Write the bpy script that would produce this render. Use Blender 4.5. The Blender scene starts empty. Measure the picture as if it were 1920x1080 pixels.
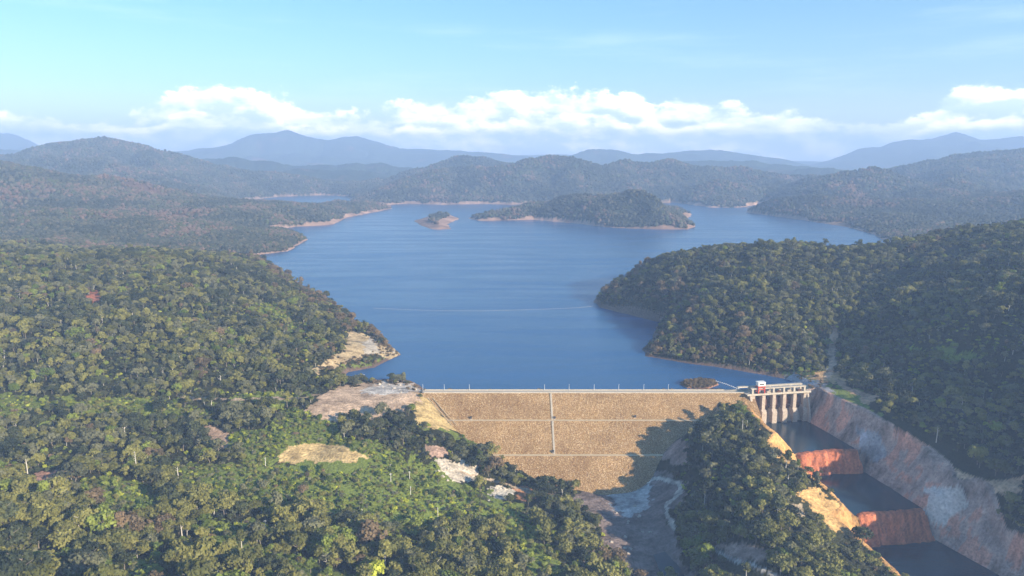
import bpy, bmesh, math, random
import numpy as np
from mathutils import Vector
R = math.radians
random.seed(7); rng = np.random.default_rng(7)
SC = bpy.context.scene; COL = SC.collection

# ------------------------------------------------------------------ camera
CAMZ = 260.0; F = 1400.0; PITCH = math.atan(240/1400)
cam = bpy.data.cameras.new('camera'); camo = bpy.data.objects.new('camera', cam); COL.objects.link(camo)
cam.sensor_width = 36; cam.lens = 36*F/1920; cam.clip_start = 1; cam.clip_end = 80000
camo.location = (0, 0, CAMZ); camo.rotation_euler = (math.pi/2-PITCH, 0, 0)
SC.camera = camo
SC.render.resolution_x, SC.render.resolution_y = 1024, 576
SC.view_settings.view_transform = 'Standard'; SC.view_settings.look = 'None'
SC.view_settings.exposure = 1.15; SC.view_settings.gamma = 1
SC.cycles.use_denoising = True
SC.cycles.max_bounces = 5; SC.cycles.diffuse_bounces = 2; SC.cycles.glossy_bounces = 2
SC.cycles.transmission_bounces = 2; SC.cycles.volume_bounces = 1; SC.cycles.transparent_max_bounces = 8
SC.cycles.sample_clamp_indirect = 4

# ------------------------------------------------------------------ sun and sky
SUN_A = R(50); SUN_E = R(20.5)           # azimuth: right of straight-behind the camera
sdir = Vector((math.sin(SUN_A)*math.cos(SUN_E), -math.cos(SUN_A)*math.cos(SUN_E), math.sin(SUN_E)))
sl = bpy.data.lights.new('sun', 'SUN'); sl.energy = 5.0; sl.angle = R(0.5); sl.color = (1, .84, .62)
so = bpy.data.objects.new('sun', sl); COL.objects.link(so); so.rotation_euler = sdir.to_track_quat('Z', 'Y').to_euler()
so.location = (0, 0, 2000)

def sock(n, k, out=False):
    return (n.outputs if out else n.inputs)[k]
class NT:
    def __init__(s, nt): s.t = nt; nt.nodes.clear()
    def n(s, typ, props=None, **ins):
        nd = s.t.nodes.new(typ)
        for k, v in (props or {}).items(): setattr(nd, k, v)
        for k, v in ins.items():
            key = int(k[1:]) if k[0] == '_' and k[1:].isdigit() else k.replace('_', ' ')
            i = nd.inputs[key]
            if isinstance(v, bpy.types.NodeSocket): s.t.links.new(v, i)
            elif isinstance(v, bpy.types.Node): s.t.links.new(v.outputs[0], i)
            else: i.default_value = v
        return nd
    def math(s, op, a, b=0.0, c=0.0, clamp=False):
        return s.n('ShaderNodeMath', {'operation': op, 'use_clamp': clamp}, _0=a, _1=b, _2=c).outputs[0]
    def mix(s, f, a, b, mode='MIX'):
        m = s.n('ShaderNodeMix', {'data_type': 'RGBA', 'blend_type': mode})
        for k, v in (('Factor', f),):
            if isinstance(v, (float, int)): m.inputs[0].default_value = v
            else: s.t.links.new(v, m.inputs[0])
        for idx, v in ((6, a), (7, b)):
            if isinstance(v, tuple): m.inputs[idx].default_value = v if len(v) == 4 else v+(1,)
            else: s.t.links.new(v, m.inputs[idx])
        return m.outputs[2]
    def ramp(s, fac, stops, interp='LINEAR'):
        r = s.n('ShaderNodeValToRGB'); cr = r.color_ramp; cr.interpolation = interp
        while len(cr.elements) < len(stops): cr.elements.new(0.5)
        for e, (p, c) in zip(cr.elements, stops):
            e.position = p; e.color = (c, c, c, 1) if isinstance(c, (int, float)) else tuple(c)+(1,)
        s.t.links.new(fac, r.inputs[0]); return r.outputs[0]
    def smooth(s, x, a, b):
        m = s.n('ShaderNodeMapRange', {'interpolation_type': 'SMOOTHSTEP'}, _0=x, _1=a, _2=b, _3=0.0, _4=1.0)
        return m.outputs[0]

world = bpy.data.worlds.new('World'); SC.world = world; world.use_nodes = True
w = NT(world.node_tree)
sky = w.n('ShaderNodeTexSky', {'sky_type': 'NISHITA', 'sun_disc': False, 'sun_elevation': SUN_E,
     'sun_rotation': math.pi-SUN_A, 'altitude': 300, 'air_density': 1.0, 'dust_density': 0.3, 'ozone_density': 2.0})
hsv = w.n('ShaderNodeHueSaturation', _0=0.488, _1=1.3, _2=.80, Color=sky.outputs[0])
tc = w.n('ShaderNodeTexCoord')
sx = w.n('ShaderNodeSeparateXYZ', _0=tc.outputs['Generated'])
az = w.math('ARCTAN2', sx.outputs[0], sx.outputs[1])
el = w.math('ARCSINE', sx.outputs[2])
def cl(px): return (math.atan((px-960)/F/math.cos(PITCH))+1.0)/2.0        # azimuth of a picture column -> ramp position
azr = w.math('MULTIPLY_ADD', az, 0.5, 0.5)
# height of the cloud tops (degrees above the horizon / 10), per azimuth
tops = [(-400, 2.9), (0, 3.5), (40, 3.1), (90, 2.5), (180, 2.3), (290, 2.7), (345, 4.6), (400, 5.25), (450, 5.0), (560, 4.7), (610, 3.5), (680, 3.0),
        (760, 3.9), (850, 4.4), (930, 5.1), (1000, 5.3), (1090, 5.2), (1200, 4.6), (1300, 4.1), (1400, 3.9), (1500, 3.0), (1620, 1.9), (1680, 2.8),
        (1740, 4.5), (1800, 4.8), (1860, 4.0), (1930, 3.8), (2300, 3.5)]
env = w.ramp(azr, [(cl(p), t/10.0) for p, t in tops], 'B_SPLINE')
env = w.math('MULTIPLY', env, R(10.0))
def cnoise(dx, dy, scale, detail=7.0, rough=0.55, seed=0.0, stretch=1.9):
    c = w.n('ShaderNodeCombineXYZ', _0=w.math('ADD', az, dx), _1=w.math('MULTIPLY', w.math('ADD', el, dy), stretch), _2=seed)
    nn = w.n('ShaderNodeTexNoise', {'noise_dimensions': '3D'}, Vector=c.outputs[0], Scale=scale, Detail=detail, Roughness=rough)
    return nn.outputs['Fac'] if 'Fac' in nn.outputs else nn.outputs[0]
n0 = cnoise(0, 0, 15, 7, .52, 0, 1.5); n1 = cnoise(0.007, 0.010, 15, 7, .52, 0, 1.5)
fine = cnoise(0, 0, 70, 6, .6, 3.0, 1.6)
d = w.math('DIVIDE', w.math('SUBTRACT', env, el), R(1.0))             # degrees below the cloud top
d = w.math('ADD', d, w.math('MULTIPLY', w.math('SUBTRACT', n0, 0.5), 3.6))
d = w.math('ADD', d, w.math('MULTIPLY', w.math('SUBTRACT', fine, 0.5), 1.5))
alpha = w.smooth(d, -0.12, 0.42)
low = w.smooth(el, R(0.2), R(2.8))                                         # thinner towards the horizon
gaps = w.smooth(cnoise(0, 0, 9, 5, .55, 9.0, 4.5), 0.40, 0.60)
alpha = w.math('MULTIPLY', alpha, w.math('ADD', w.math('MULTIPLY', gaps, 0.36), 0.64))
cir = w.smooth(cnoise(0, 0, 3.2, 5, .6, 21.0, 9.0), 0.5, 0.78)
lit = w.math('MULTIPLY', w.math('SUBTRACT', n0, n1), 5.0)
edge = w.math('SUBTRACT', 1.0, w.smooth(d, 0.35, 2.5))
shade = w.math('ADD', w.math('MULTIPLY', edge, 0.62), w.math('ADD', lit, w.math('MULTIPLY', w.math('SUBTRACT', fine, 0.5), 0.7)))
shade = w.math('ADD', shade, w.math('MULTIPLY', w.math('SUBTRACT', cnoise(0, 0, 15, 7, .6, 5.0, 3.0), 0.48), 3.2), 0, True)
ccol = w.mix(shade, (6.6, 7.4, 8.8), (17.5, 15.4, 13.8))
base = w.mix(w.math('MULTIPLY', cir, 0.16), hsv.outputs[0], (8.0, 8.6, 9.4))
base = w.mix(w.math('MULTIPLY', w.math('SUBTRACT', 1.0, w.smooth(el, R(-.5), R(5.5))), .6), base, (9.4, 9.6, 10.2))
e2 = w.math('ADD', w.math('MULTIPLY', env, .5), R(.6))
m0 = cnoise(0, 0, 21, 7, .55, 31.0, 2.0); m1 = cnoise(0.005, 0.007, 21, 7, .55, 31.0, 2.0)
dd2 = w.math('ADD', w.math('DIVIDE', w.math('SUBTRACT', e2, el), R(1.0)), w.math('MULTIPLY', w.math('SUBTRACT', m0, .5), 3.4))
a2 = w.math('MULTIPLY', w.smooth(dd2, -.1, .5), w.smooth(cnoise(0, 0, 7, 4, .5, 44.0, 3.0), .34, .56))
s2 = w.math('ADD', w.math('SUBTRACT', 1.0, w.smooth(dd2, .2, 1.5)), w.math('MULTIPLY', w.math('SUBTRACT', m0, m1), 5.0), 0, True)
c2 = w.mix(s2, (9.5, 10.0, 11.2), (25.0, 20.5, 18.5))
skyc = w.mix(w.math('MULTIPLY', a2, .92), w.mix(alpha, base, ccol), c2)
bg = w.n('ShaderNodeBackground', Color=skyc, Strength=0.1)
w.n('ShaderNodeOutputWorld', Surface=bg.outputs[0])

# ------------------------------------------------------------------ helpers
cp, sp = math.cos(PITCH), math.sin(PITCH)
def unproj(px, py, z=0.0):
    u = (px-960)/F; v = (540-py)/F
    dx, dy, dz = u, cp+v*sp, -sp+v*cp
    t = (z-CAMZ)/dz
    return dx*t, dy*t
def at_dist(px, py, Y):
    u = (px-960)/F; v = (540-py)/F
    dy, dz = cp+v*sp, -sp+v*cp
    t = Y/dy
    return u*t, Y, CAMZ+dz*t
def project(X, Y, Z):
    dz = Z-CAMZ
    dep = Y*cp-dz*sp
    up = Y*sp+dz*cp
    return 960+F*X/dep, 540-F*up/dep
def sst(x, a, b):
    t = np.clip((x-a)/(b-a), 0, 1); return t*t*(3-2*t)
TAB = rng.random((256, 256)).astype(np.float32)
def vn(x, y, s=0):
    xi = np.floor(x).astype(np.int64); yi = np.floor(y).astype(np.int64)
    fx = (x-xi); fy = (y-yi); fx = fx*fx*fx*(fx*(fx*6-15)+10); fy = fy*fy*fy*(fy*(fy*6-15)+10)
    a = (xi+s*37) & 255; b = (yi+s*91) & 255; a1 = (a+1) & 255; b1 = (b+1) & 255
    return (TAB[a, b]*(1-fx)*(1-fy)+TAB[a1, b]*fx*(1-fy)+TAB[a, b1]*(1-fx)*fy+TAB[a1, b1]*fx*fy)*2-1
def fbm(x, y, scale, octv=4, s=0, gain=0.5):
    x = np.asarray(x, float)/scale; y = np.asarray(y, float)/scale
    r = 0; a = 1.0; t = 0
    for k in range(octv):
        r = r+a*vn(x*1.02+y*0.1, y-x*0.1, s+k*5); t += a; a *= gain; x = x*2.03; y = y*2.03
    return r/t
def inpoly(px, py, poly):
    poly = np.array(poly, float); ins = np.zeros(np.shape(px), bool); n = len(poly)
    for i in range(n):
        x1, y1 = poly[i]; x2, y2 = poly[(i+1) % n]
        if y1 == y2: continue
        c = ((y1 > py) != (y2 > py)) & (px < (x2-x1)*(py-y1)/(y2-y1)+x1)
        ins ^= c
    return ins
def polydist(px, py, pts, closed=True):
    d = np.full(np.shape(px), 1e18); n = len(pts)
    for i in range(n if closed else n-1):
        x1, y1 = pts[i][:2]; x2, y2 = pts[(i+1) % n][:2]
        ex, ey = x2-x1, y2-y1; L = ex*ex+ey*ey+1e-9
        t = np.clip(((px-x1)*ex+(py-y1)*ey)/L, 0, 1)
        d = np.minimum(d, (px-x1-t*ex)**2+(py-y1-t*ey)**2)
    return np.sqrt(d)
def chunks(f, X, Y, n=200000):
    sh = X.shape; X = X.ravel(); Y = Y.ravel(); out = [f(X[i:i+n], Y[i:i+n]) for i in range(0, len(X), n)]
    if isinstance(out[0], tuple): return tuple(np.concatenate([o[k] for o in out]).reshape(sh) for k in range(len(out[0])))
    return np.concatenate(out).reshape(sh)

# ------------------------------------------------------------------ reservoir outline (points on the water plane)
U0 = lambda L: [unproj(x, y, 0) for x, y in L]
LAKE = U0([(1360, 734), (800, 734), (785, 722), (765, 714), (720, 713), (670, 713), (640, 706), (655, 697), (700, 690), (722, 678), (752, 665), (742, 655), (722, 640),
    (700, 622), (655, 592), (612, 565), (560, 540), (510, 517), (455, 501), (405, 488), (470, 479), (540, 471), (578, 449), (560, 440), (505, 432), (555, 425), (625, 421),
    (650, 408), (712, 396), (735, 391), (650, 384), (640, 378), (560, 396), (480, 397), (418, 390), (450, 377), (520, 369), (600, 366), (652, 368), (662, 380),
    (700, 386), (760, 382), (830, 384), (900, 382), (960, 384), (1010, 381), (1080, 384), (1180, 380), (1270, 380), (1330, 389), (1390, 389), (1440, 380), (1445, 386), (1398, 398),
    (1440, 404), (1480, 409), (1540, 418), (1590, 426), (1640, 440), (1665, 456), (1690, 470), (1640, 484), (1560, 500), (1400, 505), (1300, 508), (1235, 515), (1170, 545), (1130, 556), (1113, 566), (1125, 576), (1180, 590), (1236, 604),
    (1222, 640), (1205, 655), (1212, 668), (1290, 681), (1370, 692), (1440, 704), (1478, 712), (1500, 722), (1508, 731), (1410, 738)])
ISLE = U0([(945, 402), (1000, 394), (1080, 386), (1180, 384), (1270, 392), (1298, 402), (1285, 412), (1305, 425), (1290, 430), (1230, 430), (1150, 427), (1060, 417), (1000, 412), (900, 414), (875, 409), (930, 405)])
ISLET = U0([(775, 414), (805, 406), (845, 404), (862, 410), (840, 420), (845, 430), (810, 430), (792, 424)])
BRUSH = U0([(1275, 721), (1285, 715), (1310, 712), (1340, 714), (1348, 722), (1330, 729), (1290, 729)])
def water_sd(X, Y):      # > 0 on land
    d = polydist(X, Y, LAKE); s = np.where(inpoly(X, Y, LAKE), -d, d)
    for I in (ISLE, ISLET, BRUSH):
        d2 = polydist(X, Y, I); s = np.where(inpoly(X, Y, I), d2, np.where(s < 0, np.maximum(s, -d2), s))
    return s

# ------------------------------------------------------------------ dam profile
CREST = 5.0
DAM_PROF = [(798.0, 5.0), (763.9, -14.0), (759.9, -14.0), (721.1, -35.6), (717.1, -35.6), (668.0, -62.9)]
def dam_z(Y):
    ys = [p[0] for p in DAM_PROF][::-1]; zs = [p[1] for p in DAM_PROF][::-1]
    return np.interp(Y, ys, zs)
def dam_hit(px, py):
    for Y in np.arange(640, 800.1, 0.5):
        x, y, z = at_dist(px, py, Y)
        if z < dam_z(Y) or Y >= 800: return x, Y, float(dam_z(Y))

# ------------------------------------------------------------------ spillway channel
CH_O = np.array([304.0, 790.0]); CH_F = np.array([0.18, -0.984]); CH_A = np.array([0.984, 0.18])
WL = [-28.0, -46.0, -67.0]; W1, W2 = 82.5, 178.4
L_EDGE = ([520, 549, 614, 708, 770, 796], [313, 311, 300, 281, 280, 280])
R_EDGE = ([520, 549, 614, 708, 760, 802], [391, 387, 366, 348, 338, 329])
R_LIM = ([540, 567, 607, 674, 713, 752, 800], [14, 18, 42, 36, 27, 20, 15])
def chan_floor(s):       # bed along the channel, crest lips stand just above the pools
    return np.interp(s, [0, W1-9, W1-5, W1+1, W1+13.5, W1+17, W2-9, W2-5, W2+1, W2+15.5, W2+19, 400],
                        [-31, -31, -27.4, -27.2, -46.5, -49, -49, -45.4, -45.2, -67.5, -70, -72])
# ------------------------------------------------------------------ near ground: heights at measured spots, smoothly joined
CP = []
def c(px, py, z, tree=10.0):
    if px <= 600 and py <= 560 and tree: z -= 7 if py <= 500 else 4; tree = 14
    x, y = unproj(px, py, z+tree); CP.append((x, y, z))
for a in [(-500, 470, 95), (0, 470, 96), (110, 466, 98), (200, 465, 97), (300, 468, 90), (400, 480, 72), (470, 497, 48), (560, 528, 22), (640, 570, 14),
          (-400, 600, 70), (0, 600, 62), (150, 600, 60), (300, 600, 54), (450, 600, 40), (560, 610, 26), (640, 630, 16), (150, 530, 82), (350, 530, 72), (500, 550, 42),
          (0, 680, 35), (150, 680, 33), (300, 690, 28), (450, 690, 22), (560, 700, 14),
          (0, 745, 16), (150, 745, 14), (300, 745, 10), (450, 745, 7), (560, 745, 6), (0, 800, 8), (150, 800, 6), (300, 800, 2), (450, 800, -2), (560, 800, 0),
          (0, 880, 8), (150, 890, 2), (300, 890, -6), (450, 880, -12), (600, 890, -16), (720, 860, -18), (800, 850, -22), (860, 860, -30),
          (0, 1000, 22), (150, 1000, 16), (300, 1000, 6), (450, 1000, -4), (600, 1000, -14), (750, 1000, -26), (900, 1000, -38), (1000, 1000, -46),
          (0, 1080, 34), (200, 1080, 26), (400, 1080, 12), (600, 1080, -4), (750, 1080, -18), (900, 1080, -32), (1000, 1080, -42), (1080, 1080, -52),
          (700, 930, -24), (800, 940, -32), (900, 930, -42), (960, 940, -46), (1020, 910, -50), (720, 800, -6), (800, 810, -12), (850, 840, -24),
          (-700, 800, 30), (-700, 1080, 60), (0, 1300, 55), (500, 1300, 10), (1000, 1300, -50), (1250, 1300, -78), (1800, 1300, -78), (2500, 1100, 0),
          # ridge between river and spillway
          (1300, 784, -6), (1345, 770, -3), (1385, 790, -3), (1420, 840, -10), (1450, 880, -15), (1480, 930, -22), (1515, 970, -30), (1560, 1020, -42), (1630, 1090, -56),
          (1270, 830, -26), (1300, 860, -26), (1350, 850, -14), (1350, 920, -26), (1400, 950, -20), (1280, 900, -44), (1330, 990, -40), (1440, 1010, -26), (1400, 1060, -36), (1500, 1080, -34), (1300, 1080, -60),
          # right hill
          (1240, 478, 68), (1180, 520, 34), (1150, 550, 14), (1300, 465, 88), (1400, 455, 100), (1480, 450, 105), (1560, 462, 88), (1640, 485, 54), (1700, 448, 106), (1800, 425, 130), (1920, 408, 150), (2150, 400, 160), (2500, 420, 170),
          (1300, 520, 58), (1400, 520, 74), (1500, 520, 80), (1600, 530, 62), (1700, 520, 72), (1800, 500, 104), (1920, 490, 120), (2100, 500, 130),
          (1280, 580, 34), (1400, 590, 46), (1500, 590, 46), (1600, 590, 48), (1700, 590, 56), (1800, 590, 78), (1920, 590, 88), (2100, 600, 100),
          (1260, 625, 12), (1330, 640, 16), (1430, 660, 14), (1500, 670, 14), (1600, 670, 18), (1700, 680, 26), (1800, 680, 36), (1920, 690, 46), (2100, 700, 70),
          (1640, 745, 8), (1720, 780, 4), (1800, 770, 12), (1900, 780, 16), (1780, 840, -8), (1860, 850, -4), (1920, 860, 0), (2100, 800, 40), (1900, 980, -34), (1915, 1060, -52), (2000, 1000, -14), (2100, 1100, -20)]:
    c(*a)
for a in [(620, 760, 6), (690, 745, 6), (750, 735, 6), (785, 733, 5.5), (690, 775, 1), (780, 760, 3), (800, 775, -4), (700, 722, 5), (650, 722, 6), (600, 700, 14), (640, 675, 14), (665, 640, 20), (700, 650, 9), (690, 688, 2),
          (600, 850, -14), (570, 835, -2), (640, 838, -3), (640, 866, -13), (560, 870, -14),
          (830, 890, -34), (880, 890, -38), (930, 925, -45), (410, 815, -2),
          (1100, 905, -55), (1180, 905, -54), (1250, 905, -50), (1150, 950, -57), (1240, 945, -52), (1150, 1000, -59), (1220, 1000, -57), (1200, 1060, -61), (1270, 1060, -62), (1100, 960, -55),
          (1440, 705, 4), (1490, 712, 8), (1520, 722, 9), (1530, 742, 6), (1560, 748, 5), (1560, 708, 12), (1560, 650, 20), (1600, 735, 8), (1405, 745, 5), (1400, 760, -1), (1370, 752, 3),
          (1735, 850, -14), (1790, 882, -16), (1850, 915, -20), (1900, 908, -18), (1865, 960, -32), (1878, 1020, -50), (1625, 770, 5), (1670, 800, -2)]:
    c(*a, tree=0)
for px, py in [(800, 745), (822, 770), (846, 800), (880, 822), (918, 848), (950, 866), (1000, 885)]:      # left abutment line
    x, y, z = dam_hit(px, py); CP.append((x-3, y, z+1.5)); CP.append((x+18, y, z-10))
for px, py in [(1398, 750), (1370, 766), (1325, 792), (1285, 818), (1245, 852), (1208, 885)]:                            # right abutment line
    x, y, z = dam_hit(px, py); CP.append((x+3, y, z+1.5)); CP.append((x-18, y, z-10))
for X in (-40, 20, 90, 160, 220): CP.append((X, 800, -30)); CP.append((X, 860, -30))
for X in (20, 60, 100): CP.append((X, 730, -56)); CP.append((X, 690, -57))
for X, Y, z in [(-900, 1650, 45), (-500, 1600, 35), (-700, 1900, 40), (-350, 1900, 15), (-1100, 2000, 60), (-600, 2300, 30), (300, 1650, 25), (500, 1700, 30), (700, 1750, 40), (900, 1800, 12), (1200, 1600, 150),
                (1300, 2000, 90), (900, 2200, 30), (600, 2200, 5), (1500, 2300, 60), (-1500, 1500, 90), (-1500, 2300, 80)]:
    CP.append((X, Y, z))
for X, Y, z in [(735, 1550, 26), (640, 1550, 30), (740, 1450, 42), (1000, 1600, 80)]: CP.append((X, Y, z))
CP = np.array(CP)
def kern(r2): return np.sqrt(r2+25.0**2)
A = kern((CP[:, None, 0]-CP[None, :, 0])**2+(CP[:, None, 1]-CP[None, :, 1])**2)
Wt = np.linalg.solve(A-np.eye(len(CP))*6.0, CP[:, 2]-CP[:, 2].mean()); M0 = CP[:, 2].mean()
def near_h(X, Y):
    r2 = (X[:, None]-CP[None, :, 0])**2+(Y[:, None]-CP[None, :, 1])**2
    return kern(r2)@Wt+M0

# ------------------------------------------------------------------ far ranges: ridge lines at their distances
def rl(Y, w, pts, tree=0):
    out = []
    for p in pts:
        Yp = p[2] if len(p) > 2 else Y
        x, y, z = at_dist(p[0], p[1], Yp); out.append((x, y, z-tree))
    return (w, out)
RIDGES = [
    rl(6000, 1100, [(-500, 300), (-150, 310), (40, 297), (110, 272), (190, 261), (250, 272), (330, 292), (400, 310), (470, 324), (540, 336), (620, 348)], 8),
    rl(4300, 520, [(110, 305, 5200), (190, 300, 5000), (260, 330, 4700), (330, 350, 4500), (400, 362, 4400)], 8),
    rl(3300, 900, [(-500, 290), (-150, 300), (0, 309), (70, 318), (150, 333), (230, 350), (300, 366), (370, 382)], 8),
    rl(2500, 600, [(-300, 390), (0, 400), (120, 402), (250, 410), (380, 425), (450, 438)], 10),
    rl(3600, 200, [(430, 410, 3300), (500, 408, 3500), (560, 402, 3600), (640, 410, 3500)], 8),
    rl(7200, 700, [(470, 328), (560, 320), (650, 322), (740, 334)], 0),
    rl(5300, 520, [(660, 372), (720, 352), (780, 332), (830, 322), (880, 319), (930, 320), (970, 304), (1020, 294), (1070, 297), (1110, 308), (1150, 318)], 8),
    rl(4700, 330, [(1010, 325, 5200), (980, 350, 4900), (970, 368, 4650)], 8),
    rl(4700, 330, [(820, 330, 5200), (780, 350, 4900), (760, 366, 4750)], 8),
    rl(4700, 330, [(1100, 330, 5200), (1110, 350, 4900), (1130, 366, 4700)], 8),
    rl(6300, 500, [(800, 322), (850, 301), (900, 300), (950, 312)], 0),
    rl(5600, 560, [(1130, 316), (1165, 304), (1215, 309), (1260, 308), (1310, 318), (1370, 322), (1410, 317), (1460, 328), (1540, 336)], 6),
    rl(4700, 330, [(1260, 352), (1320, 348), (1390, 346), (1440, 352), (1500, 352)], 8),
    rl(3350, 260, [(985, 386, 3500), (1040, 376, 3450), (1090, 368, 3300), (1140, 361, 3200), (1180, 359, 3180), (1220, 366, 3150), (1262, 392, 3150)], 8),
    rl(3400, 360, [(1420, 390, 3500), (1470, 372, 3600), (1540, 366, 3700), (1620, 372, 3700), (1720, 380, 3500)], 8),
    rl(4600, 560, [(1480, 350), (1540, 334), (1590, 323), (1630, 318), (1665, 323), (1720, 345), (1780, 352)], 8),
    rl(3400, 600, [(1700, 395), (1780, 385), (1860, 372), (1950, 362), (2100, 352), (2400, 345)], 8),
    rl(5600, 900, [(1670, 335), (1700, 322), (1750, 311), (1790, 305), (1830, 294), (1880, 286), (1930, 283), (2050, 276), (2300, 290)], 6),
    rl(14500, 2200, [(1480, 322), (1540, 312), (1600, 298), (1650, 276), (1690, 264), (1730, 262), (1770, 250), (1800, 254), (1840, 264), (1880, 262), (1920, 257), (2050, 262), (2300, 250)], 0),
    rl(12500, 1300, [(1040, 300), (1075, 292), (1110, 281), (1160, 282), (1200, 292), (1240, 289), (1290, 291)], 0),
    rl(13500, 1400, [(1240, 290), (1300, 285), (1350, 284), (1400, 291), (1450, 298), (1520, 312)], 0),
    rl(15000, 2300, [(370, 285), (430, 268), (470, 253), (510, 250), (537, 245), (570, 255), (620, 266), (645, 259), (680, 257), (715, 265), (750, 279), (830, 284), (930, 290), (1000, 298)], 0),
    rl(16000, 2200, [(-500, 250), (-200, 240), (0, 252), (40, 259), (80, 274), (150, 290), (260, 296)], 0),
    rl(8200, 700, [(540, 322), (620, 312), (700, 310), (770, 318)], 0),
    rl(8500, 800, [(1180, 318), (1270, 308), (1350, 303), (1420, 306), (1500, 316)], 0),
    rl(7600, 600, [(1430, 332), (1490, 322), (1550, 318), (1600, 326)], 0),
    rl(8200, 800, [(240, 318), (330, 306), (420, 300), (500, 306), (560, 318)], 0),
    rl(7800, 600, [(930, 318), (990, 303), (1060, 305), (1120, 312)], 0),
    rl(5000, 330, [(160, 350, 4400), (190, 320, 5000), (200, 285, 5600)], 8),
    rl(5000, 300, [(300, 352, 4700), (300, 320, 5300), (280, 290, 5800)], 8),
    rl(4000, 280, [(1560, 352, 4200), (1640, 340, 4400)], 8),
    rl(4500, 320, [(1760, 360, 4000), (1790, 335, 4700), (1800, 312, 5400)], 8),
    rl(18000, 2300, [(700, 294), (850, 291), (960, 293), (1050, 290), (1200, 296), (1350, 300), (1600, 305)], 0),
    rl(10500, 1200, [(-300, 288), (0, 282), (70, 284), (140, 292)], 0),
]
def far_h(X, Y):
    acc = np.zeros(X.shape); tot = np.zeros(X.shape)
    for i, (wd, pts) in enumerate(RIDGES):
        wx = X+wd*0.16*fbm(X, Y, wd*0.55, 3, i); wy = Y+wd*0.30*fbm(X, Y, wd*0.5, 3, i+50)
        best = np.full(X.shape, 1e18); zz = np.zeros(X.shape)
        for j in range(len(pts)-1):
            x1, y1, z1 = pts[j]; x2, y2, z2 = pts[j+1]
            ex, ey = x2-x1, y2-y1; L = ex*ex+ey*ey+1e-9
            t = np.clip(((wx-x1)*ex+(wy-y1)*ey)/L, 0, 1)
            dd = (wx-x1-t*ex)**2+(wy-y1-t*ey)**2
            m = dd < best; best = np.where(m, dd, best); zz = np.where(m, z1+(z2-z1)*t, zz)
        t = np.sqrt(best)/wd
        spur = 1+0.8*np.abs(fbm(X, Y, wd*0.42, 4, i+9))*np.clip(t*2, 0, 1)-0.16*np.clip(t*2, 0, 1)
        h = np.maximum(zz, 1)*np.exp(-(1.25*t/spur)**1.5)
        acc += np.maximum(h, 0)**6
    return acc**(1/6.0)+14+10*fbm(X, Y, 350, 4, 77)+np.maximum(0, fbm(X, Y, 900, 3, 78))*22+(34*np.abs(fbm(X, Y, 330, 4, 79))-7)*np.clip(acc**(1/6.0)/70, 0, 1.3)*np.clip(9000/Y, 0, 1)

def height(X, Y, want_sd=False):
    def f(X, Y):
        sd = water_sd(X+4*fbm(X, Y, 25, 3, 3)*np.clip(Y/1500, .4, 5), Y+6*fbm(X, Y, 30, 3, 4)*np.clip(Y/1500, .3, 5)) if True else 0
        wf = sst(Y, 1650, 2300)
        hn = near_h(X, Y) if (Y < 2300).any() else np.zeros(X.shape)
        hn = hn+fbm(X, Y, 90, 4, 11)*5*sst(Y, 400, 500)*np.clip(np.abs(hn)/25, .15, 1)
        hn = hn+(12*np.abs(fbm(X+.4*Y, Y, 150, 3, 12))-2.5+6*fbm(X, Y, 60, 2, 13))*np.clip((hn-12)/40, 0, 1)*sst(Y, 720, 860)
        hf = far_h(X, Y) if (Y > 1650).any() else np.zeros(X.shape)
        land = hn*(1-wf)+hf*wf
        Ls = 12+70*wf
        lz = np.maximum(land, 3)
        shore = 0.4+(lz-0.4)*(1-np.exp(-np.maximum(sd, 0)/Ls))
        shore = np.where(sd < 0, -np.minimum(-sd*0.35, 30)-.3, shore)
        up = sst(Y, 800, 812)
        z = land*(1-up)+shore*up
        # under the dam nothing pokes through its face
        ind = (X > -70) & (X < 262)
        # channel cut
        rx, ry = X-CH_O[0], Y-CH_O[1]; s = rx*CH_F[0]+ry*CH_F[1]
        le = np.interp(Y, *L_EDGE); re = np.interp(Y, *R_EDGE)
        dl = le-X; dr = X-re; sw = s+3.0*fbm(X, Y*.2, 13, 3, 15)+1.5*fbm(X, Y, 4, 2, 16)-2.5*((X-(np.interp(Y, *L_EDGE)+np.interp(Y, *R_EDGE))/2)/33)**2; fl = chan_floor(sw)+0.5*fbm(X, Y, 4, 2, 5)
        rough = fbm(X, Y, 22, 5, 6, .68)*2.4
        inside = (dl <= 0) & (dr <= 0)
        base = np.interp(s, [0, W1+2, W1+13, W2+2, W2+15, 400], [WL[0], WL[0], WL[1], WL[1], WL[2], WL[2]-3])-1.5
        kr = np.interp(Y, [540, 600, 630, 710, 750, 800], [1.0, 1.12, 1.0, 1.0, 1.5, 1.9])
        cutr = base+np.maximum(dr, 0)*kr+3*np.maximum(dr-np.interp(Y, *R_LIM)-2*rough, 0)+rough*1.5*np.clip(dr/5, 0, 1)
        cutl = base+np.maximum(dl, 0)*1.05+rough*1.8
        cut = np.where(inside, fl, np.where(dr > 0, cutr, cutl))
        cut = np.where((~inside) & (s > W1-12) & (s < W1+1), np.maximum(cut, fl), cut)
        act = (Y < 801+0.18*(X-268)) & (X > 240) & (X < 520)
        z = np.where(act, np.minimum(z, cut), z)
        # approach channel behind the gates
        ap = (Y >= 801+0.18*(X-268)) & (Y < 835) & (X > 272) & (X < 328)
        z = np.where(ap, np.minimum(z, -6), z)
        return z, sd
    z, sd = chunks(f, np.asarray(X, float), np.asarray(Y, float))
    return (z, sd) if want_sd else z

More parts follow.
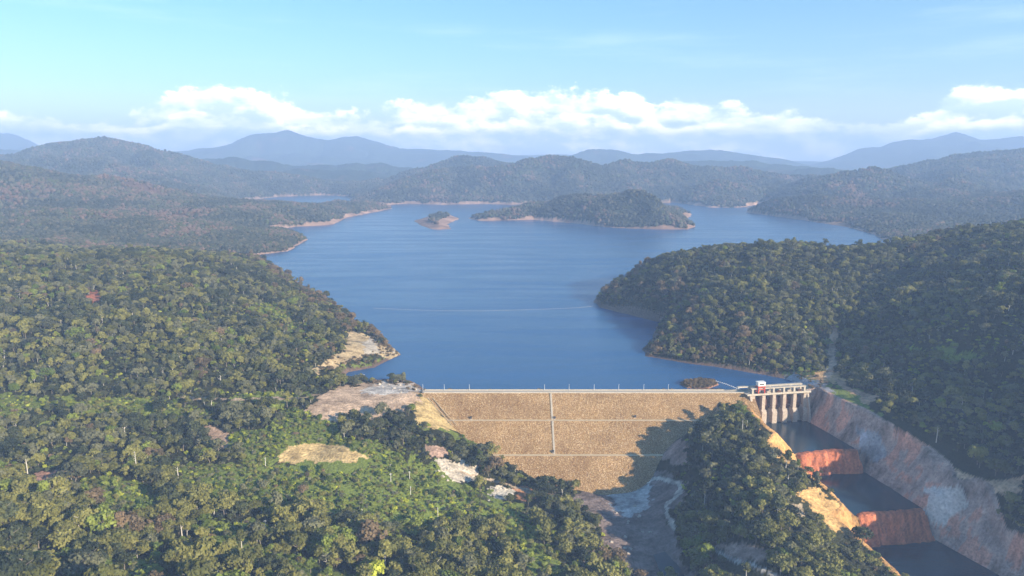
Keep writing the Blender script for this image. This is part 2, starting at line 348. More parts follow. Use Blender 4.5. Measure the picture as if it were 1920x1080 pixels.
# ------------------------------------------------------------------ colour and clearing regions, read off the place
# (outline in picture coordinates on the ground, distance range, ground colour, trees allowed 0..1, kind)
POLY = [
 ('gravel', [(570, 772), (600, 748), (640, 725), (690, 716), (775, 716), (796, 736), (788, 752), (765, 768), (720, 778), (690, 786), (600, 784)], (650, 1000), (.50, .36, .25)),
 ('pale', [(675, 735), (705, 720), (770, 718), (786, 732), (740, 742)], (650, 1000), (.52, .47, .42)),
 ('yellow', [(765, 772), (800, 740), (830, 762), (862, 806), (842, 812), (800, 802), (780, 795)], (600, 820), (.50, .37, .17)),
 ('yellow', [(520, 866), (530, 846), (575, 832), (620, 833), (660, 842), (700, 858), (660, 866), (600, 868)], (520, 760), (.52, .38, .18)),
 ('pink', [(385, 805), (400, 798), (432, 808), (430, 832), (400, 836)], (520, 800), (.40, .28, .2)),
 ('pink', [(48, 892), (90, 882), (128, 886), (120, 898), (60, 902)], (480, 700), (.36, .2, .14)),
 ('pink', [(805, 838), (835, 838), (845, 852), (820, 862), (806, 856)], (560, 720), (.38, .26, .2)),
 ('rock', [(815, 866), (850, 862), (892, 866), (890, 888), (872, 904), (845, 905), (828, 888)], (560, 720), (.5, .44, .36)),
 ('rock', [(905, 918), (935, 910), (958, 920), (950, 934), (915, 934)], (520, 680), (.55, .5, .42)),
 ('pink', [(955, 916), (985, 914), (1008, 930), (975, 940)], (520, 680), (.42, .2, .1)),
 ('yellow', [(583, 702), (610, 678), (648, 655), (652, 620), (680, 628), (712, 640), (752, 662), (738, 670), (700, 660), (655, 676), (612, 696)], (820, 1200), (.5, .38, .22)),
 ('rock', [(672, 645), (690, 635), (712, 640), (716, 660), (690, 664)], (820, 1200), (.5, .44, .36)),
 ('red', [(160, 550), (185, 545), (200, 556), (185, 570), (165, 565)], (900, 1200), (.34, .13, .08)),
 ('red', [(1275, 712), (1350, 712), (1350, 730), (1275, 730)], (820, 900), (.36, .2, .13)),
 ('river', [(1078, 908), (1150, 884), (1230, 884), (1292, 900), (1280, 945), (1250, 960), (1262, 1010), (1300, 1085), (1195, 1085), (1150, 1040), (1115, 990), (1080, 945)], (440, 735), (.21, .165, .15)),
 ('sand', [(1140, 918), (1180, 905), (1220, 912), (1215, 950), (1180, 968), (1145, 955)], (440, 735), (.42, .42, .42)),
 ('orange', [(1520, 702), (1560, 692), (1586, 708), (1568, 724), (1530, 716)], (760, 960), (.52, .33, .17)),
 ('rock', [(1462, 714), (1490, 702), (1530, 712), (1562, 740), (1530, 748), (1500, 737)], (780, 920), (.30, .30, .33)),
 ('orange', [(1500, 722), (1520, 724), (1530, 742), (1512, 744)], (780, 900), (.55, .44, .33)),
 ('pink', [(1235, 842), (1262, 822), (1294, 832), (1292, 868), (1262, 874)], (560, 780), (.33, .22, .18)),
 ('pink', [(1335, 1022), (1400, 1018), (1440, 1040), (1435, 1056), (1370, 1048)], (440, 640), (.34, .24, .2)),
 ('yellow', [(1500, 925), (1535, 915), (1582, 950), (1608, 985), (1606, 1012), (1560, 988), (1518, 952)], (500, 720), (.56, .36, .15)),
 ('yellow', [(1426, 800), (1470, 832), (1494, 856), (1482, 872), (1440, 842)], (640, 780), (.56, .36, .15)),
 ('orange', [(1600, 735), (1640, 742), (1632, 758), (1608, 755)], (650, 850), (.5, .3, .18)),
 ('orange', [(1835, 905), (1925, 896), (1925, 920), (1870, 926), (1845, 935)], (560, 660), (.5, .33, .2)),
 ('pink', [(1470, 950), (1508, 950), (1512, 968), (1480, 972)], (560, 640), (.42, .34, .24)),
]
LINES = [
 ('path', [(1562, 618), (1558, 650), (1562, 680), (1555, 704)], 11, (760, 1100), (.54, .36, .25)),
 ('path', [(1570, 715), (1600, 735), (1640, 748)], 8, (660, 850), (.45, .28, .18)),
 ('path', [(1780, 880), (1815, 895), (1850, 905), (1920, 908)], 9, (560, 680), (.46, .32, .2)),
 ('path', [(1205, 905), (1230, 897), (1280, 905), (1278, 922), (1252, 942), (1250, 962), (1262, 990)], 5, (560, 740), (.56, .50, .44)),
 ('path', [(1330, 1030), (1370, 1048), (1420, 1062), (1460, 1085)], 5, (450, 600), (.42, .4, .38)),
 ('path', [(1205, 905), (1205, 870), (1240, 835), (1290, 805), (1330, 780)], 3, (600, 800), (.5, .44, .38)),
 ('path', [(330, 742), (420, 750), (560, 745), (600, 740)], 3, (650, 900), (.36, .28, .2)),
 ('path', [(860, 885), (940, 905), (1000, 925), (1070, 935)], 3, (500, 700), (.36, .28, .2)),
]
BRIGHT = [  # light green scrub instead of wood
 [(300, 870), (430, 868), (540, 874), (660, 872), (730, 866), (800, 862), (830, 880), (880, 920), (960, 945), (1010, 985), (960, 990), (880, 965), (800, 960), (740, 935), (660, 920), (560, 905), (470, 925), (380, 915), (300, 895)],
 [(330, 900), (480, 905), (600, 905), (740, 930), (860, 965), (900, 1000), (820, 1000), (700, 985), (600, 960), (480, 960), (380, 950)],
 [(150, 905), (260, 900), (330, 930), (300, 970), (200, 965), (140, 940)],
 [(0, 745), (300, 748), (420, 770), (380, 790), (200, 775), (0, 770)],
 [(470, 575), (510, 560), (560, 590), (600, 640), (590, 670), (560, 650), (530, 610)],
 [(650, 690), (690, 676), (745, 668), (700, 690), (660, 700)],
 [(930, 985), (990, 980), (1060, 1050), (1100, 1085), (1020, 1085), (960, 1040)],
 [(1700, 650), (1780, 655), (1850, 650), (1860, 672), (1770, 676), (1700, 668)],
 [(420, 750), (560, 752), (590, 735), (560, 728), (440, 738)],
 [(1420, 690), (1500, 700), (1530, 690), (1540, 730), (1620, 730), (1640, 800), (1600, 770), (1500, 735)],
 [(1300, 770), (1395, 750), (1430, 800), (1390, 790), (1345, 775)],
]
def regions(X, Y, Z, up=0.0):
    px, py = project(X, Y, Z); py = py-up*12*F/Y
    jx = px+22*fbm(X, Y, 16, 4, 31, .7); jy = py+11*fbm(X, Y, 14, 4, 32, .7)
    bare = np.zeros(X.shape); col = np.zeros(X.shape+(3,)); 
    for name, poly, (a, b), cc in POLY:
        if up and name in ('gravel', 'river', 'sand', 'pale'): continue
        m = (Y > a) & (Y < b) & (inpoly(jx, jy, poly))
        bare[m] = 1; col[m] = cc
    for name, pts, wd, (a, b), cc in LINES:
        m = (Y > a) & (Y < b)
        if m.any():
            d = np.full(X.shape, 99.0); d[m] = polydist(px[m]+(jx-px)[m]*.4, py[m]+(jy-py)[m]*.4, pts, False)
            mm = d < wd/2*1.3
            bare[mm] = 1; col[mm] = cc
    br = np.zeros(X.shape)
    for poly in BRIGHT:
        br[(Y < 1250) & inpoly(px+2.6*(jx-px), py+2.2*(jy-py), poly)] = 1
    br[(Y < 740) & (X < 0) & (px > -300) & (fbm(X, Y, 75, 4, 95) > .26)] = 1
    return bare, col, br, px, py

# ------------------------------------------------------------------ materials
MATS = {}
def mat(name, build):
    if name in MATS: return MATS[name]
    m = bpy.data.materials.new(name); m.use_nodes = True; t = NT(m.node_tree); build(t); MATS[name] = m; return m
def out(t, bsdf): t.n('ShaderNodeOutputMaterial', Surface=bsdf.outputs[0])
def noisy(name, c1, c2, scale=1.0, rough=.85, bump=0.3, detail=5, spec=.2, metal=0.0):
    def b(t):
        g = t.n('ShaderNodeNewGeometry')
        n = t.n('ShaderNodeTexNoise', Vector=g.outputs['Position'], Scale=scale, Detail=detail, Roughness=.6)
        cc = t.ramp(n.outputs[0], [(.3, c1), (.7, c2)])
        bp = t.n('ShaderNodeBump', Strength=bump, Distance=.5, Height=n.outputs[0])
        out(t, t.n('ShaderNodeBsdfPrincipled', Base_Color=cc, Roughness=rough, Specular_IOR_Level=spec, Metallic=metal, Normal=bp.outputs[0]))
    return mat(name, b)
def terrain_mat(t):
    g = t.n('ShaderNodeNewGeometry'); P = g.outputs['Position']
    a = t.n('ShaderNodeAttribute', {'attribute_name': 'ground_tint'})
    n1 = t.n('ShaderNodeTexNoise', Vector=P, Scale=.35, Detail=6, Roughness=.7)
    n2 = t.n('ShaderNodeTexVoronoi', Vector=P, Scale=.45)
    k = t.math('ADD', t.math('MULTIPLY', n1.outputs[0], 1.5), t.math('MULTIPLY', n2.outputs[0], .35))
    k = t.math('SUBTRACT', k, .05)
    sc = t.n('ShaderNodeVectorMath', {'operation': 'SCALE'}, _0=a.outputs['Color'], Scale=k)
    hb = t.math('ADD', n1.outputs[0], t.math('MULTIPLY', n2.outputs[0], .5))
    bp = t.n('ShaderNodeBump', Strength=.8, Distance=1.6, Height=hb)
    out(t, t.n('ShaderNodeBsdfPrincipled', Base_Color=sc.outputs[0], Roughness=.95, Specular_IOR_Level=.1, Normal=bp.outputs[0]))
M_TER = mat('ground', terrain_mat)
def leaf_mat(name, c1, c2):
    def b(t):
        g = t.n('ShaderNodeNewGeometry'); oi = t.n('ShaderNodeObjectInfo')
        n = t.n('ShaderNodeTexNoise', Vector=g.outputs['Position'], Scale=.5, Detail=3, Roughness=.7)
        f = t.math('ADD', t.math('MULTIPLY', n.outputs[0], .9), t.math('MULTIPLY', t.math('SUBTRACT', oi.outputs['Random'], .5), .9))
        cc = t.ramp(f, [(.15, c1), (.75, c2)])
        bs = t.n('ShaderNodeBsdfPrincipled', Base_Color=cc, Roughness=.65, Specular_IOR_Level=.25)
        tr = t.n('ShaderNodeBsdfTranslucent', Color=cc)
        mx = t.n('ShaderNodeMixShader', _0=.22, _1=bs.outputs[0], _2=tr.outputs[0]); out(t, mx)
    return mat(name, b)
LEAF = [leaf_mat('leaves_dark', (.022, .032, .016), (.072, .086, .036)),
        leaf_mat('leaves_grey_green', (.068, .076, .042), (.165, .168, .09)),
        leaf_mat('leaves_olive', (.088, .095, .025), (.22, .215, .06)),
        leaf_mat('leaves_fresh', (.085, .125, .02), (.21, .255, .045)),
        leaf_mat('leaves_rusty', (.10, .078, .045), (.21, .15, .085)),
        leaf_mat('leaves_yellow', (.22, .25, .02), (.40, .44, .05))]
M_BARK = noisy('bark', (.12, .10, .08), (.26, .23, .19), 3)
M_PBARK = noisy('pale_bark', (.4, .38, .34), (.6, .57, .52), 3)
def water_mat(name, deep, rough, bscale, bstr, streak=True):
    def b(t):
        g = t.n('ShaderNodeNewGeometry'); P = g.outputs['Position']
        mp = t.n('ShaderNodeMapping', Vector=P, Scale=(1, 2.2, 1))
        n1 = t.n('ShaderNodeTexNoise', Vector=mp.outputs[0], Scale=bscale, Detail=4, Roughness=.6)
        mp2 = t.n('ShaderNodeMapping', Vector=P, Scale=(.35, 2.2, 1), Rotation=(0, 0, .12))
        n2 = t.n('ShaderNodeTexNoise', Vector=mp2.outputs[0], Scale=.008, Detail=7, Roughness=.62)
        st = t.smooth(n2.outputs[0], .36, .66)
        bp = t.n('ShaderNodeBump', Strength=t.math('MULTIPLY_ADD', st, bstr*.75, bstr*.5), Distance=1.0, Height=n1.outputs[0])
        rg = t.math('MULTIPLY_ADD', st, .10, rough)
        cc = t.mix(st, tuple(x*.88 for x in deep), tuple(x*1.12 for x in deep))
        out(t, t.n('ShaderNodeBsdfPrincipled', Base_Color=cc, Roughness=rg, IOR=1.333, Normal=bp.outputs[0]))
    return mat(name, b)
M_LAKE = water_mat('lake_water', (.018, .084, .215), .16, .22, .5)
M_POOL = water_mat('pool_water', (.014, .03, .045), .06, .3, .12)
M_CONC = noisy('concrete', (.26, .21, .17), (.50, .43, .36), .8, bump=.2)
M_CONCL = noisy('pale_concrete', (.33, .29, .24), (.50, .46, .39), .6, bump=.15)
M_GATE = noisy('rusted_gate_steel', (.07, .035, .028), (.15, .08, .06), .6)
M_RED = noisy('red_paint', (.42, .06, .04), (.55, .1, .07), 1.0, .5)
M_WHITE = noisy('white_paint', (.62, .62, .6), (.8, .8, .78), .8, .5, .1)
M_DARK = noisy('dark_metal', (.03, .03, .035), (.07, .07, .07), 2)
M_STEEL = noisy('galvanised_steel', (.45, .46, .47), (.62, .63, .64), 2, .45)
def dam_rock(t):
    g = t.n('ShaderNodeNewGeometry'); P = g.outputs['Position']
    v = t.n('ShaderNodeTexVoronoi', Vector=P, Scale=1.7, Randomness=1.0)
    v2 = t.n('ShaderNodeTexVoronoi', {'feature': 'DISTANCE_TO_EDGE'}, Vector=P, Scale=1.7)
    nl = t.n('ShaderNodeTexNoise', Vector=P, Scale=.03, Detail=5, Roughness=.6)
    rnd = t.n('ShaderNodeSeparateColor', Color=v.outputs['Color'])
    cc = t.ramp(rnd.outputs[0], [(.0, (.22, .135, .065)), (.3, (.36, .23, .105)), (.6, (.46, .305, .15)), (.85, (.57, .42, .235)), (1, (.76, .62, .42))])
    big = t.ramp(nl.outputs[0], [(.3, (.78, .70, .62)), (.5, (1, .95, .9)), (.7, (1.22, 1.15, 1.08))])
    cc = t.mix(1.0, cc, big, 'MULTIPLY')
    ed = t.smooth(v2.outputs[0], .0, .16)
    bp = t.n('ShaderNodeBump', Strength=.9, Distance=.5, Height=ed)
    out(t, t.n('ShaderNodeBsdfPrincipled', Base_Color=cc, Roughness=.95, Specular_IOR_Level=.1, Normal=bp.outputs[0]))
M_DAM = mat('rockfill', dam_rock)
M_BERM = noisy('berm_gravel', (.46, .35, .21), (.62, .49, .32), .9)
M_BOULD = noisy('boulder', (.3, .26, .22), (.55, .5, .43), .5, bump=.6)

# ------------------------------------------------------------------ mesh helpers
def mesh_np(name, V, Fq, material=None, smooth=False):
    me = bpy.data.meshes.new(name); V = np.asarray(V, np.float32); Fq = np.asarray(Fq, np.int32); k = Fq.shape[1]
    me.vertices.add(len(V)); me.vertices.foreach_set('co', V.ravel())
    me.loops.add(Fq.size); me.loops.foreach_set('vertex_index', Fq.ravel())
    me.polygons.add(len(Fq)); me.polygons.foreach_set('loop_start', np.arange(0, Fq.size, k, dtype=np.int32))
    me.polygons.foreach_set('loop_total', np.full(len(Fq), k, np.int32))
    me.polygons.foreach_set('use_smooth', np.full(len(Fq), smooth, bool))
    me.update(calc_edges=True); me.validate()
    if material: me.materials.append(material)
    return me
def link(name, me, parent=None, loc=None):
    o = bpy.data.objects.new(name, me); COL.objects.link(o)
    if parent: o.parent = parent
    if loc: o.location = loc
    return o
def tag(o, label=None, cat=None, group=None, kind=None):
    if label: o['label'] = label
    if cat: o['category'] = cat
    if group: o['group'] = group
    if kind: o['kind'] = kind
    return o
def thing(name, label, cat, loc=(0, 0, 0), rz=0.0, group=None):
    o = bpy.data.objects.new(name, None); COL.objects.link(o); o.location = loc; o.rotation_euler = (0, 0, rz)
    o.empty_display_size = 1
    return tag(o, label, cat, group)
class MB:
    def __init__(s): s.bm = bmesh.new()
    def box(s, x0, x1, y0, y1, z0, z1, bev=0.0):
        g = bmesh.ops.create_cube(s.bm, size=1)
        for v in g['verts']:
            v.co = Vector(((x0+x1)/2+v.co.x*(x1-x0), (y0+y1)/2+v.co.y*(y1-y0), (z0+z1)/2+v.co.z*(z1-z0)))
        if bev:
            bmesh.ops.bevel(s.bm, geom=list({e for v in g['verts'] for e in v.link_edges}), offset=bev, segments=1, affect='EDGES')
        return s
    def tube(s, p, q, r0, r1=None, n=6):
        r1 = r0 if r1 is None else r1; p = Vector(p); q = Vector(q); dz = (q-p)
        qt = dz.to_track_quat('Z', 'Y'); ra = []
        for c0, r in ((p, r0), (q, r1)):
            ra.append([s.bm.verts.new(c0+qt@Vector((math.cos(2*math.pi*i/n)*r, math.sin(2*math.pi*i/n)*r, 0))) for i in range(n)])
        for i in range(n):
            s.bm.faces.new((ra[0][i], ra[0][(i+1) % n], ra[1][(i+1) % n], ra[1][i]))
        s.bm.faces.new(ra[0][::-1]); s.bm.faces.new(ra[1]); return s
    def prism(s, prof, x0, x1):     # profile in (y, z), extruded along x
        a = [s.bm.verts.new((x0, y, z)) for y, z in prof]; b = [s.bm.verts.new((x1, y, z)) for y, z in prof]; n = len(prof)
        for i in range(n): s.bm.faces.new((a[i], a[(i+1) % n], b[(i+1) % n], b[i]))
        s.bm.faces.new(a[::-1]); s.bm.faces.new(b); return s
    def build(s, name, material, parent=None, loc=None):
        bmesh.ops.recalc_face_normals(s.bm, faces=s.bm.faces)
        me = bpy.data.meshes.new(name); s.bm.to_mesh(me); s.bm.free(); me.materials.append(material)
        return link(name, me, parent, loc)

# ------------------------------------------------------------------ terrain
rows = np.concatenate([np.arange(300, 540, 3.0), np.arange(540, 870, 1.5), np.arange(870, 1500, 3.5), 1500*np.exp(np.arange(0, math.log(26000/1500), 0.0062))])
cols = np.tan(np.linspace(R(-45), R(45), 1150))
Yg, Tg = np.meshgrid(rows, cols, indexing='ij'); Xg = Yg*Tg
Zg, SDg = height(Xg, Yg, True)
far_bump = sst(Yg, 3500, 5000)*np.clip(SDg/60, 0, 1)
Zg = Zg+far_bump*(fbm(Xg, Yg, 14, 2, 40)*3+rng.random(Xg.shape)*5)
barem, bcol, brm, PXg, PYg = regions(Xg, Yg, Zg)
slope = np.hypot(np.gradient(Zg, axis=0)/np.gradient(Yg, axis=0), np.gradient(Zg, axis=1)/np.maximum(np.gradient(Xg, axis=1), .1))
tint = np.empty(Xg.shape+(3,)); tint[:] = (.034, .037, .018)
nz = fbm(Xg, Yg, 120, 4, 60)[..., None]
tint = tint*(1+.35*nz)
farm = sst(Yg, 1500, 3500)[..., None]
fcol = np.array([.036, .05, .026])*(1+.5*fbm(Xg, Yg, 260, 4, 61)[..., None])*(0.75+.5*rng.random(Xg.shape)[..., None])
redp = np.clip(fbm(Xg, Yg, 330, 4, 62)*3-1.05, 0, 1)[..., None]
fcol = fcol*(1-redp*.8)+np.array([.17, .10, .075])*redp*.8
tint = tint*(1-farm)+fcol*farm
tint = np.where(brm[..., None] > 0, np.array([.17, .215, .045])*(1+.5*nz), tint)
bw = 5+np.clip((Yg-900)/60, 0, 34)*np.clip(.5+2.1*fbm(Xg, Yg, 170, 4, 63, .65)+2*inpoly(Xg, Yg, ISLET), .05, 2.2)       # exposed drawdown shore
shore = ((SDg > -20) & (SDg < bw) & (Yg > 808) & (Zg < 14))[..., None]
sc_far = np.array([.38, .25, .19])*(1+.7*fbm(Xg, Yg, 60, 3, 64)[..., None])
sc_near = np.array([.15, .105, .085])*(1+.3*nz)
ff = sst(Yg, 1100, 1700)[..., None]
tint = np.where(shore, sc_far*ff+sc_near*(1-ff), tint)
tint = np.where(barem[..., None] > 0, bcol*(1+.7*fbm(Xg, Yg, 14, 5, 65, .65)[..., None]+.45*fbm(Xg, Yg*3, 9, 3, 73)[..., None]), tint)
rx, ry = Xg-CH_O[0], Yg-CH_O[1]; Sg = rx*CH_F[0]+ry*CH_F[1]
le = np.interp(Yg, *L_EDGE); re = np.interp(Yg, *R_EDGE)
baseg = np.interp(Sg, [0, W1+2, W1+13, W2+2, W2+15, 400], [WL[0], WL[0], WL[1], WL[1], WL[2], WL[2]-3])-1.5
chz = (Xg > 240) & (Xg < 520) & (Yg < 803+0.18*(Xg-268))
inch = chz & (Xg >= le) & (Xg <= re)
KR = np.interp(Yg, [540, 600, 630, 710, 750, 800], [1.0, 1.12, 1.0, 1.0, 1.5, 1.9])
CUTR = chz & (Xg > re) & (Xg < re+np.interp(Yg, *R_LIM)+5) & (Zg > baseg+(Xg-re)*KR-3.0)
CUTL = chz & (Xg < le) & ((np.abs(Zg-(baseg+(le-Xg)*1.05)) < 3.5) | ((Xg > le-13-9*fbm(Xg, Yg, 12, 3, 90)) & (Yg < 770)))
n9 = fbm(Xg, Yg, 16, 4, 66)[..., None]
tint = np.where(CUTR[..., None], np.where(n9+.25*fbm(Xg, Yg, 60, 2, 67)[..., None] > .12, np.array([.46, .25, .18]), np.array([.43, .32, .27]))*(1+.9*n9+.5*fbm(Xg, Yg, 4, 3, 72, .7)[..., None]), tint)
def pixblob(poly, amp=6):
    return inpoly(PXg+amp*fbm(Xg, Yg, 8, 3, 68)*2, PYg+amp*.6*fbm(Xg, Yg, 8, 3, 69)*2, poly)
tint = np.where((CUTR & pixblob([(1600, 800), (1655, 812), (1665, 850), (1640, 870), (1615, 850)]))[..., None], np.array([.36, .37, .40])*(1+.8*n9+.4*fbm(Xg, Yg, 4, 3, 72)[..., None]), tint)
tint = np.where((CUTR & (Sg > 100) & pixblob([(1740, 915), (1800, 912), (1812, 945), (1770, 990), (1738, 960)]))[..., None], np.array([.58, .55, .52])*(1+.3*n9), tint)
tint = np.where(CUTL[..., None], np.array([.52, .30, .12])*(1+.7*n9+.5*fbm(Xg, Yg, 4, 3, 72, .7)[..., None]), tint)
weir = inch & (((Sg > W1-8) & (Sg < W1+17)) | ((Sg > W2-8) & (Sg < W2+19)))
tint = np.where(inch[..., None], np.array([.28, .12, .07]), tint)
tint = np.where(weir[..., None], np.array([.45, .155, .08])*(1+.8*fbm(Xg*2.5, Yg*.5, 5, 3, 70, .65)[..., None]), tint)
nr, nc = Xg.shape
idx = np.arange(nr*nc).reshape(nr, nc)
quads = np.stack([idx[:-1, :-1], idx[:-1, 1:], idx[1:, 1:], idx[1:, :-1]], -1).reshape(-1, 4)
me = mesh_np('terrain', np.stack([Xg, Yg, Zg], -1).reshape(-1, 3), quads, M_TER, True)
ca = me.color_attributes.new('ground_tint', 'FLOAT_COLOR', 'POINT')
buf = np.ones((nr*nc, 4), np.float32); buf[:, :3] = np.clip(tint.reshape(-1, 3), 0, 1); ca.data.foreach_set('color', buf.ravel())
terrain = link('terrain', me); tag(terrain, kind='structure')
# line-of-sight envelope, to leave out woods that hills hide completely
tanel = (Zg+6-CAMZ)/np.hypot(Xg, Yg); env_ = np.maximum.accumulate(tanel, axis=0)
def hidden(X, Y, Z, extra=14):
    r = np.interp(Y, rows, np.arange(nr)).astype(int); cc = np.interp(X/Y, cols, np.arange(nc)).round().astype(int)
    r0 = np.clip(r-2, 0, nr-1)
    e = np.minimum(np.minimum(env_[r0, np.clip(cc-14, 0, nc-1)], env_[r0, np.clip(cc+14, 0, nc-1)]), env_[r0, np.clip(cc, 0, nc-1)])
    return (Z+extra-CAMZ)/np.hypot(X, Y) < e-0.004

# ------------------------------------------------------------------ water sheets
def sheet(name, pts, z, m):
    bm = bmesh.new(); vs = [bm.verts.new((x, y, z)) for x, y in pts]; f = bm.faces.new(vs); bm.normal_update()
    if f.normal.z < 0: f.normal_flip()
    me = bpy.data.meshes.new(name); bm.to_mesh(me); bm.free(); me.materials.append(m); return tag(link(name, me), kind='structure')
sheet('reservoir_water', [(-96, 803), (262, 803), (276, 806), (327, 815), (420, 830), (4000, 1200), (7000, 7400), (-7000, 7400), (-4000, 1400), (-300, 815), (-120, 812)], 0.0, M_LAKE)
def chan_strip(s0, s1, z, name):
    Ys = np.linspace(0, 1, 8); L = []; Rr = []
    for k in Ys:
        s = s0+(s1-s0)*k; base = CH_O+CH_F*s
        for _ in range(3):
            lx = np.interp(base[1]-.18*25, *L_EDGE); rx_ = np.interp(base[1]+.18*30, *R_EDGE)
        L.append((lx-4, base[1]+0.183*(lx-4-base[0]))); Rr.append((rx_+4, base[1]+0.183*(rx_+4-base[0])))
    sheet(name, L+Rr[::-1], z, M_POOL)
chan_strip(-8, W1-1.5, WL[0], 'pool_water'); chan_strip(W1+8, W2-1.5, WL[1], 'pool_water'); chan_strip(W2+8, 330, WL[2], 'pool_water')
sheet('river_water', [unproj(x, y, -55.4) for x, y in [(1078, 916), (1070, 904), (1090, 896), (1150, 892), (1200, 896), (1150, 906), (1120, 912)]], -55.4, M_POOL)
sheet('river_water', [unproj(x, y, -60.6) for x, y in [(1225, 1040), (1262, 1030), (1290, 1060), (1330, 1120), (1260, 1140), (1240, 1080)]], -60.6, M_POOL)

# ------------------------------------------------------------------ dam
dam = thing('embankment_dam', 'long rockfill dam with a pale crest road and golden stone downstream face', 'dam', (80, 800, 0))
DX0, DX1 = -150, 268
def dam_part(name, prof, m, dx=1.0, dy=1.2, amp=.35, x0=DX0, x1=DX1):
    ys = []; zs = []
    for (y0, z0), (y1, z1) in zip(prof[:-1], prof[1:]):
        n = max(1, int(math.hypot(y1-y0, z1-z0)/dy)); k = np.arange(n)/n; ys += list(y0+(y1-y0)*k); zs += list(z0+(z1-z0)*k)
    ys.append(prof[-1][0]); zs.append(prof[-1][1]); xs = np.arange(x0, x1+.01, dx)
    XX, YY = np.meshgrid(xs, ys); ZZ = np.meshgrid(xs, zs)[1]
    jit = (rng.random(XX.shape)-.5)*2*amp; jit[0] = 0; jit[-1] = 0
    ZZ = ZZ+jit; a, b = XX.shape; id_ = np.arange(a*b).reshape(a, b)
    q = np.stack([id_[:-1, :-1], id_[1:, :-1], id_[1:, 1:], id_[:-1, 1:]], -1).reshape(-1, 4)
    V = np.stack([XX-80, YY-800, ZZ], -1).reshape(-1, 3)
    return link(name, mesh_np(name, V, q, m), dam)
dam_part('upper_rock_face', [(798, 4.9), (763.9, -14)], M_DAM)
dam_part('middle_rock_face', [(759.9, -14.05), (721.1, -35.6)], M_DAM)
dam_part('lower_rock_face', [(717.1, -35.65), (668, -62.9)], M_DAM)
dam_part('berm', [(764.2, -13.9), (759.6, -13.9)], M_BERM, 2, 2, .1)
dam_part('berm', [(721.4, -35.5), (716.8, -35.5)], M_BERM, 2, 2, .1)
MB().prism([(-2.0, 4.4), (-2.0, 4.95), (7.0, 4.95), (7.0, 4.4)], -180, 188).build('crest_road', M_CONCL, dam)
MB().prism([(-2.35, 4.0), (-2.35, 5.9), (-2.02, 5.9), (-2.02, 4.0)], -178, 188).build('parapet', M_CONCL, dam)
MB().prism([(7.02, 2.0), (7.02, 6.1), (7.4, 6.1), (7.4, 2.0)], -178, 188).build('parapet', M_CONCL, dam)
MB().prism([(7.4, 3.5), (7.4, 4.5), (60, -28), (60, -30), (7.4, -30)], -178, 188).build('upstream_face', M_DAM, dam)
sx = dam_hit(1036, 790)[0]-80
for (y0, z0), (y1, z1) in (((-2.4, 5.2), (-35.8, -13.6)), ((-40.3, -13.6), (-78.6, -35.2))):
    n = 26; st = MB()
    for k in range(n):
        a = k/n; b = (k+1)/n
        ya, yb = y0+(y1-y0)*a, y0+(y1-y0)*b; za = z0+(z1-z0)*b
        st.box(sx-1.0, sx+1.0, yb, ya, za-.4, za+.75)
    st.build('stairway', M_CONCL, dam)
gx = dam_hit(820, 770)[0]-80
for k, off in enumerate((0, 5)):
    p0 = dam_hit(803, 748); p1 = dam_hit(848, 800)
    MB().tube((p0[0]-80+off, p0[1]-800, p0[2]+.6), (p1[0]-80+off, p1[1]-800, p1[2]+.8), .5, .5, 4).build('drain_gutter', M_BERM, dam)

# ------------------------------------------------------------------ copying things
def dup(root, loc, rz=None, label=None, group=None, scale=None):
    r = root.copy(); COL.objects.link(r); r.location = loc
    if rz is not None: r.rotation_euler = (0, 0, rz)
    if scale is not None: r.scale = scale
    if label: r['label'] = label
    if group: r['group'] = group
    for ch in list(root.children):
        cc = ch.copy(); COL.objects.link(cc); cc.parent = r
        for g in list(ch.children):
            d_ = g.copy(); COL.objects.link(d_); d_.parent = cc
    return r
# street lamps on the crest
ordn = ['first', 'second', 'third', 'fourth', 'fifth', 'sixth', 'seventh', 'eighth', 'ninth', 'tenth']
lamp0 = None
for i, px in enumerate([793, 833, 880, 1021, 1067, 1114, 1160, 1207, 1253]):
    x, y = unproj(px, 733, 5.0); x = x*806/y
    lab = '%s street lamp from the left end of the dam crest, slim pale pole' % ordn[i]
    if lamp0 is None:
        lamp0 = thing('street_lamp', lab, 'street lamp', (x, 806.2, 4.95), 0, 'street lamps along the dam crest')
        MB().tube((0, 0, 0), (0, 0, 7.2), .24, .16, 8).build('pole', M_STEEL, lamp0)
        MB().box(-.35, .35, -.35, .35, 0, .35, .05).build('base_plate', M_CONC, lamp0)
        MB().tube((0, 0, 7.1), (0, -1.5, 7.6), .12, .1).build('arm', M_STEEL, lamp0)
        MB().box(-.2, .2, -2.3, -1.4, 7.5, 7.7, .05).build('lamp_head', M_WHITE, lamp0)
    else: dup(lamp0, (x, 806.2, 4.95), 0, lab)
# instrument boxes on the dam
def instrument(px, py, lab, first=[None]):
    x, y, z = dam_hit(px, py)
    if first[0] is None:
        t = thing('instrument_box', lab, 'instrument box', (x, y, z), 0, 'instrument boxes on the dam face')
        MB().box(-.9, .9, -.7, .7, .3, 2.4, .08).build('cabinet', M_DARK, t)
        MB().box(-1.1, 1.1, -.9, .9, 2.4, 2.6, .04).build('roof', M_DARK, t)
        MB().box(-1.1, 1.1, -.9, .9, -.8, .3, .05).build('base', M_CONC, t)
        first[0] = t
    else: dup(first[0], (x, y, z), 0, lab)
instrument(1040, 786, 'small dark instrument box on the upper berm beside the stairway')
instrument(883, 786, 'small dark instrument box on the upper berm near the left abutment')
instrument(1191, 783, 'small dark instrument box on the upper berm right of the stairway')
instrument(1037, 849, 'small dark instrument box at the foot of the stairway on the lower berm')

